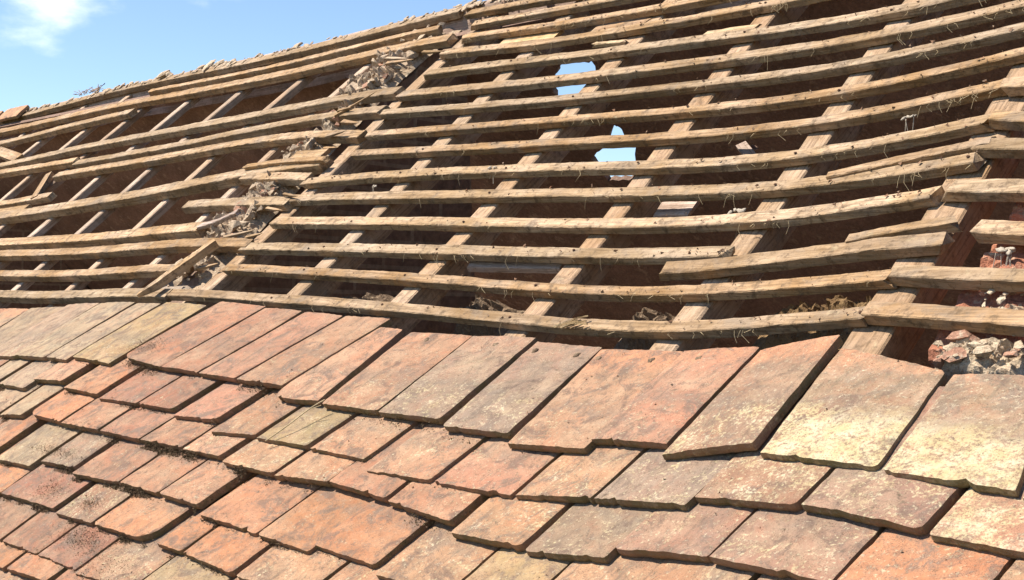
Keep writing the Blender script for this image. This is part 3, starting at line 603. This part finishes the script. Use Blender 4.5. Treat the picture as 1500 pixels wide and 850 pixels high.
for k in range(13):
    v = rr.uniform(.42, 1.58); u = wall_face(v)+rr.uniform(-.06, .12); L = rr.uniform(.06, .15); a_ = rr.gauss(0, .35)
    a = S(u, v, rr.uniform(.0, .012)); b = a+U*L*math.cos(a_)+V*L*math.sin(a_)+N*rr.uniform(-.012, .02)
    D = (b-a).normalized(); sv = D.cross(N).normalized(); secs = []; w_ = rr.uniform(.007, .015)
    for q in range(7):
        f = q/6; tp = (1-f)**.6*.9+.1; c = a.lerp(b, f)
        secs.append([c+sv*(x*w_*tp+.002*noise.noise(Vector((q, x, k))))+N*(z*.008*tp) for x, z in ((-.5, 0), (.5, 0), (.5, -1), (-.5, -1))])
    o = sweep(secs, 'splintered_lath', M_BAT, Matrix.Translation(a) @ Matrix((D, -sv, N)).transposed().to_4x4()); tintw(o, 900+k)
    tag(o, 'small splintered lath end caught in the mortar strip between the two batten areas', 'lath', 'splintered lath ends in the mortar strip')
# brick pier at the right with rubble on it
def block(name, u0, u1, v0, v1, h, mat, depth=.5, n=(9, 13), rough=.006):
    P = []; F_ = []
    nu, nv = n
    for j in range(nv):
        for i in range(nu):
            u = u0+(u1-u0)*i/(nu-1); v = v0+(v1-v0)*j/(nv-1)
            P.append(S(u+noise.noise(Vector((u*20, v*20, 1)))*.008, v+noise.noise(Vector((u*20, v*20, 7)))*.008, (h(u, v) if callable(h) else h)+(noise.noise(Vector((u*23, v*23, 3)))+.6*noise.noise(Vector((u*70, v*70, 3)))-.9*(1 if (v % .073) < .009 or ((u+.11*int(v/.073)) % .22) < .009 else 0))*rough))
    for j in range(nv-1):
        for i in range(nu-1): a = j*nu+i; F_.append((a, a+1, a+nu+1, a+nu))
    ring = [i for i in range(nu)]+[j*nu+nu-1 for j in range(1, nv)]+[(nv-1)*nu+i for i in range(nu-2, -1, -1)]+[j*nu for j in range(nv-2, 0, -1)]
    b0 = len(P)
    for i in ring: P.append(P[i]-N*depth)
    m = len(ring)
    for k in range(m): F_.append((ring[k], b0+k, b0+(k+1) % m, ring[(k+1) % m]))
    F_.append(tuple(b0+k for k in range(m-1, -1, -1)))
    return mesh_obj(name, P, F_, mat, frame_at(S((u0+u1)/2, v0, -depth)))
pier = block('brick_pier', -.035, .42, .30, .82, -.036, M_PIERB, n=(60, 70), rough=.012)
tag(pier, 'red brick pier top showing under the battens at the far right', 'brick pier')
rr = random.Random(11)
for nm, (u0, u1, v0, v1, h, n) in (('pale crumbling mortar in front of the brick pier, below the lowest far-right batten', (-.02, .135, .255, .318, -.024, 26)), ('pale crumbling mortar on the brick pier above the lowest far-right batten', (-.02, .27, .36, .44, -.030, 30))):
    o = crust_obj('mortar_rubble', u0, u1, v0, v1, h, .026, M_WHITE, n, .0035, shape=lambda u, v: .35)
    tag(o, nm, 'mortar')
    stones_obj('crumbs', [(rr.uniform(u0+.02, u1-.02), rr.triangular(v0, v1), h+rr.uniform(.0, .014), rr.choice((.003, .004, .006, .009, .013))) for _ in range(n)], M_WHITE, S((u0+u1)/2, v0, h-.02), o, n)['kind'] = 'stuff'
    stones_obj('brick_bits', [(rr.uniform(u0+.02, u1-.02), rr.triangular(v0, v1), h+rr.uniform(.0, .01), rr.choice((.006, .009, .014))) for _ in range(n//3)], M_PIERR, S((u0+u1)/2, v0, h-.02), o, n)['kind'] = 'stuff'
# rusty nails where right-hand battens cross the rafters: parts of their battens
M_RUST = rough_material('rust', (.09, .045, .025), (.06, .03, .02), None, 200, .001)
P = []; fc = []; lump(P, fc, Vector((0, 0, 0)), .0030, 3, (1, 1, .45), 2)
nme = bpy.data.meshes.new('nail'); nme.from_pydata([tuple(MUVN.transposed() @ p) for p in P], [], fc); nme.materials.append(M_RUST)
rr = random.Random(51)
bats = [o for o in COL.objects if o.name.startswith('batten') and o.get('group') == GR][:len(RB)]
for o, ln in zip(bats, RB):
    for n in ('r0', 'r1', 'r2', 'r3', 'r4', 'r5'):
        u = sum(q[0] for q in RAF[n])/len(RAF[n])+rr.uniform(-.015, .015)
        if not ln[0][0] < u < ln[-1][0] or rr.random() < .45: continue
        v = float(np.interp(u, [q[0] for q in ln], [q[1] for q in ln]))+.014+rr.uniform(-.004, .004)
        k = link(bpy.data.objects.new('nail', nme)); k.parent = o; k.matrix_basis = o.matrix_basis.inverted() @ frame_at(S(u, v, .0015))
# things inside the bays
def bay_lumps(name, u0, u1, v, h, r, mat, label, cat, s=1):
    o = crust_obj(name, u0, u1, v-.055, v+.04, h-.005, .05, mat, s, .005); tag(o, label, cat); return o
bay_lumps('mortar_torching', -1.62, -1.42, .44, -.075, .03, M_TORCH, 'grey-brown old mortar clump behind the two lowest battens, left bay', 'mortar', s=1)
bay_lumps('mortar_torching', -1.24, -1.0, .44, -.085, .032, M_TORCH, 'brown old mortar clump behind the two lowest battens, middle bay', 'mortar', s=2)
bay_lumps('mortar_torching', -.78, -.62, .44, -.08, .032, M_TORCH, 'brown old mortar clump behind the two lowest battens, beside the third rafter from right', 'mortar', s=3)
bay_lumps('nest_crust', -.45, -.17, .44, -.07, .028, M_NEST, 'rough brown pitted crust behind the lowest battens beside the rightmost rafter', 'old nest', s=4)
sd += 1; o = timber('grey_plank', resample([(-1.235, .505), (-1.1, .51), (-.97, .515)]), .03, .015, M_OLD, sd, h=-.03); tintw(o, sd); tag(o, 'short grey plank offcut lying in the bay between two rafters', 'plank')
sd += 1; o = timber('grey_plank', resample([(-.86, .70), (-.82, .705), (-.77, .70)]), .045, .012, M_OLD, sd, h=-.05); tag(o, 'small pale slip of board seen low in a bay between rafters', 'plank')
# webs and fluff
for k, (u, v, h, r, lab) in enumerate(((-.585, .637, .0, .016, 'tuft of dusty pale cobweb hanging on the kinked batten'), (.012, .487, -.012, .015, 'pale fluffy clump hanging under a batten at far right'), (-.318, .85, .004, .012, 'small pale fluff tuft on a batten high at right'), (-1.38, .805, .004, .01, 'small white tuft on a batten near mid roof'), (-1.785, .765, -.008, .012, 'grey web tuft hanging from a batten left of centre'))):
    P = []; fc = []
    rr = random.Random(k+40)
    for i in range(5): lump(P, fc, S(u+rr.uniform(-r, r)*1.2, v+rr.uniform(-.3, .3)*r, h-rr.uniform(0, r)*.4), r*rr.uniform(.22, .45), k*9+i, (1.4, .7, .5))
    for i in range(6 if k == 1 else 3):
        a = S(u+rr.uniform(-r, r), v-.004, h-.004); b = a-ZZ*rr.uniform(.02, .045)+U*rr.uniform(-.008, .008); o_ = len(P)
        P += [a, a+U*.0012, b+U*.0006, b]; P += [p-HH*.0008 for p in P[-4:]]
        fc += [(o_, o_+1, o_+2, o_+3), (o_+4, o_+7, o_+6, o_+5), (o_, o_+3, o_+7, o_+4), (o_+1, o_+5, o_+6, o_+2)]
    tag(mesh_obj('cobweb_tuft', P, fc, M_WEB, frame_at(S(u, v, h)), True), lab, 'cobweb')
def tube(P, fc, pts, r):
    o = len(P)
    for k, p in enumerate(pts):
        d = (pts[min(k+1, len(pts)-1)]-pts[max(k-1, 0)]).normalized(); x = d.orthogonal().normalized(); y = d.cross(x)
        for i in range(4): a = i*math.pi/2; P.append(p+x*(r*math.cos(a))+y*(r*math.sin(a)))
    for k in range(len(pts)-1):
        for i in range(4): j = (i+1) % 4; fc.append((o+k*4+i, o+k*4+j, o+(k+1)*4+j, o+(k+1)*4+i))
# one pale straw on the tiles, splinters on the lowest batten
P = []; fc = []
A = S(-1.13, -.118, .056); B = S(-1.075, .0, .062)
tube(P, fc, [A.lerp(B, t)+N*.004*math.sin(t*3)+U*.006*math.sin(t*5) for t in [i/9 for i in range(10)]], .0014)
tube(P, fc, [A.lerp(B, .75)+U*(t*.02)+V*(t*.012)+N*.003 for t in (0, .5, 1)], .001)
tag(mesh_obj('straw_stalk', P, fc, M_STRAW, frame_at(A), True), 'thin pale forked straw stalk lying on the tiles left of centre', 'straw')
P = []; fc = []; rr = random.Random(3)
for i in range(7):
    a = S(-.80+rr.uniform(0, .05), .31+rr.uniform(-.004, .01), .006+i*.001); b = a+U*rr.uniform(.03, .055)+V*rr.uniform(.005, .03); tube(P, fc, [a, a.lerp(b, .5)+N*.003, b], .0018)
tag(mesh_obj('wood_splinters', P, fc, M_PALE, frame_at(S(-.78, .31, 0)), False), 'pale yellow wood splinters on the lowest right-hand batten', 'splinters')
# hanging fibres: nobody could count them
P = []; fc = []; rr = random.Random(21)
for i in range(950):
    j = rr.randrange(0, 13); b = RB[j]; k = rr.randrange(len(b)-1); t = rr.random()
    u = b[k][0]+(b[k+1][0]-b[k][0])*t; v = b[k][1]+(b[k+1][1]-b[k][1])*t
    if rr.random() > .25+1.3*noise.noise(Vector((u*6, v*9, 2))): continue
    a = S(u, v-.002, -.001); L = rr.uniform(.004, .03)*rr.random()+.004
    pts = [a, a-ZZ*L*.5+U*rr.uniform(-.006, .006)+N*.003, a-ZZ*L+U*rr.uniform(-.014, .014)]
    tube(P, fc, pts, .00045)
tag(mesh_obj('hanging_fibres', P, fc, M_STRAW, frame_at(S(-1, .8, 0)), True), 'fine dry fibres and web strands hanging from the battens', 'fibres', kind='stuff')
# moss and grit
def frag(P, fc, c, r, rr):
    o = len(P); q = [Vector((rr.gauss(0, 1), rr.gauss(0, 1), rr.gauss(0, .7))).normalized()*r*rr.uniform(.5, 1.2) for _ in range(4)]
    P += [c+U*x.x+V*x.y+N*(x.z) for x in q]; fc += [(o, o+1, o+2), (o, o+3, o+1), (o, o+2, o+3), (o+1, o+3, o+2)]
def strip_pos(c, u):
    for t in courses[c]:
        if t[0][0] <= u <= t[1][0]:
            f = (u-t[0][0])/(t[1][0]-t[0][0]); return t[0][1]+(t[1][1]-t[0][1])*f
    return None
P = []; fc = []; rr = random.Random(77)
dens = {'A': .25, 'B': .8, 'C': 1., 'D': 1.1, 'E': 1.1, 'F': 1.0}
for c in 'ABCDEF':
    for _ in range(26000):
        u = rr.uniform(-2.5, -.5); fade = min(1, max(0, (-.55-u)/.9))
        m = noise.noise(Vector((u*7, ord(c)*3.1, 0)))*.9+noise.noise(Vector((u*25, ord(c), 4)))*.5+.05
        if rr.random() > max(0, m+.06)*dens[c]*fade*2.2: continue
        v = strip_pos(c, u)
        if v is None: continue
        dv = abs(rr.gauss(0, .010)); hgt = HT-.0125-.13*0-.012*0
        frag(P, fc, S(u, v-.001-dv, .0375-.001+max(0, .012-dv)*rr.random()), rr.uniform(.0008, .0026), rr)
for c in 'ABCDEF':
    for t in courses[c]:
        if not -2.6 < t[1][0] < -.35: continue
        n = int(70*min(1, max(.1, (-.35-t[1][0])/.9)))
        for _ in range(n):
            f = rr.random()*.09; sk = (t[3][0]-t[1][0])/max(.05, t[3][1]-t[1][1])
            frag(P, fc, S(t[1][0]+sk*f+rr.uniform(0, .004), t[1][1]+f, .047-.14*f-rr.uniform(0, .008)), rr.uniform(.0008, .002), rr)
# thick clumps lying on the tiles
for (u, v, su, sv, n) in ((-1.86, .075, .04, .02, 500), (-1.36, -.415, .05, .02, 900), (-1.62, -.345, .035, .02, 420), (-1.75, -.255, .06, .008, 500), (-1.73, -.18, .07, .008, 600), (-1.45, -.345, .02, .012, 300), (-1.20, -.475, .05, .025, 900)):
    for _ in range(int(n*1.7)):
        frag(P, fc, S(u+rr.gauss(0, su), v+rr.gauss(0, sv), .05+rr.uniform(-.006, .002)), rr.uniform(.0006, .0018), rr)
tag(mesh_obj('dry_moss', P, fc, M_MOSS, frame_at(S(-1.5, -.2, .04))), 'dark dry moss along the tile edges at lower left', 'moss', kind='stuff')
P = []; fc = []
for _ in range(2600):
    u = rr.uniform(-2.6, .4); v = rr.uniform(-.55, .25)
    if noise.noise(Vector((u*5, v*5, 9))) < rr.uniform(-.3, .8): continue
    k = min(5, max(0, math.ceil(-v/gauge))); k = 'ABCDEF'[k]
    vt = strip_pos(k, u)
    if vt is None: continue
    s_ = max(0, v-vt); frag(P, fc, S(u, v, .051-.137*s_), rr.choice((.0008, .0012, .0016, .0028)), rr)
for j, b in enumerate(RB):
    for _ in range(75):
        k = rr.randrange(len(b)-1); t = rr.random(); u = b[k][0]+(b[k+1][0]-b[k][0])*t; v = b[k][1]+(b[k+1][1]-b[k][1])*t
        frag(P, fc, S(u, v+rr.uniform(.001, .028), .002), rr.choice((.0012, .0018, .0026, .0036, .005)), rr)
tag(mesh_obj('grit', P, fc, M_GRIT, frame_at(S(-1, 0, .05))), 'scattered grit and tile crumbs on tiles and battens', 'grit', kind='stuff')
# peg holes' clay nibs showing at the heads of some uncovered tiles
k = 0
for i, (du) in ((10, .55), (11, .15), (11, .8), (12, .1), (12, .75), (13, .35), (14, .3), (9, .45)):
    t = [x for x in courses['A'] if x[5] == i]
    if not t: continue
    t = t[0]; hl, hr = t[2], t[3]; u = hl[0]+(hr[0]-hl[0])*du; v = hl[1]+(hr[1]-hl[1])*du-.03
    P = []; fc = []; lump(P, fc, S(u, v, HD+.0055), .006, 60+k, (1, 1.2, .5), 2); k += 1
    own = [o for o in COL.objects if o.name.startswith('clay_tile')]
    c0 = S(u, v-.1, HD)
    own.sort(key=lambda o: (o.matrix_basis.translation-S((t[0][0]+t[1][0])/2, (t[0][1]+t[1][1])/2, HT-TT)).length)
    n_ = mesh_obj('peg_stub', P, fc, M_TORCH, frame_at(S(u, v, HD)), True, own[0])
# ------------------------------------------------------------------ ridge
P = []; secs = []
for k in range(90):
    u = -6.9+k*(8.0/89); b = S(u, RIDGE-.018, -.004+.004*noise.noise(Vector((u*4, 0, 0))))
    secs.append([b, b+V*.02+N*.002, b+V*.02-ZZ*.14, b-ZZ*.14])
o = sweep(secs, 'ridge_board', M_OLD, Matrix.Translation(S(-2.5, RIDGE, -.1)) @ Matrix((U, HH, ZZ)).transposed().to_4x4()); tag(o, 'weathered ridge board along the top of the roof against the sky', 'board')
rub = []; rr = random.Random(9)
for k in range(420):
    u = rr.uniform(-6.4, -1.9)
    if noise.noise(Vector((u*2.3, 1, 1))) < rr.uniform(-.7, .5): continue
    rub.append((u, RIDGE+rr.uniform(-.035, .0), .0+rr.uniform(0, .006), rr.choice((.003, .004, .006, .008, .011)), (2.2, 1, .5)))
o = lumps_obj('ridge_mortar', rub, M_MORT, S(-3.5, RIDGE, 0)); tag(o, 'crumbled mortar bedding left along the ridge', 'mortar', kind='stuff')
o = lumps_obj('ridge_fragment', [(-4.22, RIDGE-.01, .014, .02, (1.8, 1, .6)), (-4.18, RIDGE-.01, .01, .014)], M_WHITE, S(-4.2, RIDGE, .01)); tag(o, 'small white mortar lump standing on the ridge at left', 'mortar')
o = lumps_obj('ridge_fragment', [(-3.86, RIDGE-.01, .008, .015, (3, 1, .5)), (-3.78, RIDGE-.01, .01, .012, (2.4, 1, .5))], M_WHITE, S(-3.8, RIDGE, .01)); tag(o, 'long white mortar flake on the ridge, right of the white lump', 'mortar')
for u0, u1, lab in ((-6.2, -5.93, 'orange ridge tile piece at the far left end of the ridge'), (-5.88, -5.62, 'pinkish broken ridge tile piece, second along from the left')):
    q = [(u0, RIDGE-.085, .018), (u1, RIDGE-.085, .018), (u0, RIDGE+.0, .026), (u1, RIDGE+.0, .026)]
    P, fc_, sm = tile_mesh(q, int(-u0*100)); o = mesh_obj('ridge_tile', P, fc_, M_TILE, frame_at(S(u0, RIDGE-.08, 0)), sm); o.color = (.5, .27, .15, .1); tag(o, lab, 'ridge tile')
P = []; fc = []
for i in range(26):
    a = S(-4.95+rr.uniform(-.15, .15), RIDGE-.01, .01); d = U*rr.uniform(-.10, .10)+ZZ*rr.uniform(.005, .03)
    tube(P, fc, [a, a+d*.5+N*.004, a+d], .0016)
tag(mesh_obj('twig_tuft', P, fc, M_OLD, frame_at(S(-4.95, RIDGE, 0)), True), 'little tuft of dry twigs on the ridge at far left', 'twigs', kind='stuff')
# ------------------------------------------------------------------ far slope, walls, floor, ground
rr = random.Random(15)
def ragged(poly):
    out = []
    n = len(poly)
    for i in range(n):
        a, b = poly[i], poly[(i+1) % n]
        for t in (0, .2, .4, .6, .8): out.append((a[0]+(b[0]-a[0])*t+rr.uniform(-.007, .007), a[1]+(b[1]-a[1])*t+rr.uniform(-.007, .007)))
    return out
outer = [(-6.9, .0), (1.1, .0), (1.1, 2.75), (-6.9, 2.75)]; grow = lambda p, a: [(x+(.0 if x > -1.95 else -.01), y+(a if y > sum(q[1] for q in p)/len(p) else 0)) for x, y in p]
h1 = ragged(grow(H1, .05)); H2 = [(-1.898, .404), (-1.878, .41), (-1.862, .50), (-1.965, .645), (-2.105, .64), (-2.10, .53), (-1.99, .49)]; h2 = ragged([(-1.99+(x+1.99)*.86, .53+(y-.53)*.93) for x, y in grow(H2, .0)])
polys = [outer, h1, h2]+[[(a+.013*math.cos(k)*rr.uniform(.6, 1.3), b+.011*math.sin(k)*rr.uniform(.6, 1.2)) for k in (0, .9, 1.8, 2.7, 3.6, 4.5, 5.4)] for a, b in PIN]
tri = tessellate_polygon([[Vector((x, y, 0)) for x, y in p] for p in polys])
flat = [q for p in polys for q in p]; P = []; fc = []
n = len(flat)
P = [S2(u, s, -.082) for u, s in flat]+[S2(u, s, -.1) for u, s in flat]
for t in tri: fc.append(tuple(t)); fc.append(tuple(i+n for i in reversed(t)))
o_ = 0
for p in polys:
    m = len(p)
    for k in range(m): a, b = o_+k, o_+(k+1) % m; fc.append((a, b, b+n, a+n))
    o_ += m
fs = mesh_obj('tiled_slope', P, fc, M_UNDER, Matrix.Translation(S2(-2.5, 2.75, -.1)) @ Matrix((U, V2, N2)).transposed().to_4x4())
bm = bmesh.new(); bm.from_mesh(fs.data); bmesh.ops.recalc_face_normals(bm, faces=bm.faces); bm.to_mesh(fs.data); bm.free()
tag(fs, 'dark underside of the far roof slope with ragged holes showing the sky', 'roof slope')
EV = -.9
eave = S(0, EV, -.13); fare = S2(0, 2.75, -.12)
def box_wall(name, a, b, thick, z0, z1, mat, label, gable=None):
    d = (b-a); d.z = 0; L = d.length; d.normalize(); nrm = Vector((-d.y, d.x, 0))
    pts = [(0, z0), (L, z0), (L, z1)]+([(L*gable[0], gable[1])] if gable else [])+[(0, z1)]
    P = []; a0 = Vector((a.x, a.y, 0))
    for s_ in (0, thick):
        for x, z in pts: P.append(a0+d*x+nrm*s_+ZZ*z)
    m = len(pts); F_ = [tuple(range(m)), tuple(range(2*m-1, m-1, -1))]+[(i, i+m, (i+1) % m+m, (i+1) % m) for i in range(m)]
    o = mesh_obj(name, P, F_, mat, Matrix.Translation(a0) @ Matrix((d, nrm, ZZ)).transposed().to_4x4()); tag(o, label, 'wall'); return o
base = P0-ZZ*P0.z
def at(u, hh): return base+U*u+HH*hh
hN = EV*math.cos(RP)+.06; zN = eave.z-.02
hF = (RIDGE+2.75)*math.cos(RP)-.1; zF = min(zN, fare.z)
box_wall('house_wall', at(-6.9, hN), at(1.1, hN), .2, 0, zN-.02, M_BRICK, 'red brick front wall of the house under the eaves')
box_wall('house_wall', at(-6.9, hF-.2), at(1.1, hF-.2), .2, 0, fare.z-.06, M_BRICK, 'red brick back wall of the house')
zr = S2(0, 0, -.1).z+.01; hr = RIDGE*math.cos(RP)
for u, lab in ((-6.85, 'brick gable wall closing the left end of the roof'), (1.05, 'brick gable wall closing the right end of the roof')):
    zl = zN-.02
    P = []; prof = [(hN+.2, 0), (hF-.2, 0), (hF-.2, S2(0, 2.75, -.1).z+.09), (hr, zr), (hN+.2, zl)]
    for s_ in (-.1, .1):
        for x, z in prof: P.append(at(u+s_, x)+ZZ*z)
    m = 5; F_ = [tuple(range(m-1, -1, -1)), tuple(range(m, 2*m))]+[(i, (i+1) % m, (i+1) % m+m, i+m) for i in range(m)]
    o = mesh_obj('gable_wall', P, F_, M_BRICKS, Matrix.Translation(at(u, hN+.2)) @ Matrix((U, HH, ZZ)).transposed().to_4x4()); tag(o, lab, 'wall')
zfl = zN-.10
P = [at(-6.7, hN+.2)+ZZ*zfl, at(.9, hN+.2)+ZZ*zfl, at(.9, hF-.21)+ZZ*zfl, at(-6.7, hF-.21)+ZZ*zfl]; P += [p-ZZ*.12 for p in P]
o = mesh_obj('floor', P, [(0, 1, 2, 3), (7, 6, 5, 4), (0, 4, 5, 1), (1, 5, 6, 2), (2, 6, 7, 3), (3, 7, 4, 0)], M_FLOOR); tag(o, kind='structure')
G = 3000
o = mesh_obj('ground', [(-G, -G, 0), (G, -G, 0), (G, G, 0), (-G, G, 0)], [(0, 1, 2, 3)], M_GROUND); tag(o, kind='structure')
# ------------------------------------------------------------------ camera, sun, sky
cam = bpy.data.cameras.new('camera'); co = link(bpy.data.objects.new('camera', cam))
cam.sensor_width = 36; cam.lens = F/1500*36; cam.clip_start = .05; cam.clip_end = 10000
fw = RC @ Vector((0, 1, 0)); rt = RC @ Vector((1, 0, 0)); up = RC @ Vector((0, 0, 1))
co.matrix_world = Matrix.Translation(ZZ*CAMZ) @ Matrix((rt, up, -fw)).transposed().to_4x4()
scene.camera = co
sd_ = (U*SUNUVN[0]+V*SUNUVN[1]+N*SUNUVN[2]).normalized()
sl = bpy.data.lights.new('sun', 'SUN'); sl.energy = SUN_E; sl.angle = math.radians(.5); sl.color = (1, .93, .82)
so = link(bpy.data.objects.new('sun', sl)); so.matrix_world = sd_.to_track_quat('Z', 'Y').to_matrix().to_4x4()
w = bpy.data.worlds.new('World'); scene.world = w; w.use_nodes = True; nt = w.node_tree
bg = nt.nodes['Background']; sky = nt.nodes.new('ShaderNodeTexSky'); sky.sky_type = 'NISHITA'; sky.sun_disc = False
sky.sun_elevation = math.asin(sd_.z); sky.sun_rotation = math.atan2(sd_.x, sd_.y); sky.air_density = 1.; sky.dust_density = .1; sky.ozone_density = 2.0; sky.altitude = 1800
bg.inputs['Strength'].default_value = SKY_S
# a few real-sky clouds: thresholded noise over direction, one bank where the photo has it
def N_(t, **k):
    n = nt.nodes.new(t)
    for a, b in k.items(): setattr(n, a, b)
    return n
tc = N_('ShaderNodeTexCoord'); nz = N_('ShaderNodeTexNoise'); nz.inputs['Scale'].default_value = 9; nz.inputs['Detail'].default_value = 7; nz.inputs['Roughness'].default_value = .55
mp = N_('ShaderNodeMapping'); mp.inputs['Scale'].default_value = (1, 1, 2.2); nt.links.new(tc.outputs['Generated'], mp.inputs[0]); nt.links.new(mp.outputs[0], nz.inputs['Vector'])
cd = (RC @ Vector(((78-750)/F, 1, (425+30)/F))).normalized()
dp = N_('ShaderNodeVectorMath', operation='DISTANCE'); nt.links.new(tc.outputs['Generated'], dp.inputs[0]); dp.inputs[1].default_value = cd
mr = N_('ShaderNodeMapRange', interpolation_type='SMOOTHSTEP'); nt.links.new(dp.outputs['Value'], mr.inputs['Value'])
mr.inputs['From Min'].default_value = 0; mr.inputs['From Max'].default_value = .06; mr.inputs['To Min'].default_value = .36; mr.inputs['To Max'].default_value = -.12
ad = N_('ShaderNodeMath', operation='ADD'); nt.links.new(nz.outputs['Fac'], ad.inputs[0]); nt.links.new(mr.outputs[0], ad.inputs[1])
m2 = N_('ShaderNodeMapRange', interpolation_type='SMOOTHSTEP'); nt.links.new(ad.outputs[0], m2.inputs['Value']); m2.inputs['From Min'].default_value = .5; m2.inputs['From Max'].default_value = .85; m2.inputs['To Max'].default_value = .9
mx = N_('ShaderNodeMix', data_type='RGBA'); nt.links.new(m2.outputs[0], mx.inputs['Factor']); nt.links.new(sky.outputs[0], mx.inputs['A']); mx.inputs['B'].default_value = (9.5, 9.6, 9.8, 1)
nt.links.new(mx.outputs['Result'], bg.inputs['Color'])
vs_ = scene.view_settings; vs_.view_transform = 'Standard'; vs_.look = 'None'; vs_.exposure = EXPO; vs_.gamma = 1; vs_.use_curve_mapping = False
scene.cycles.max_bounces = 6; scene.cycles.diffuse_bounces = 4
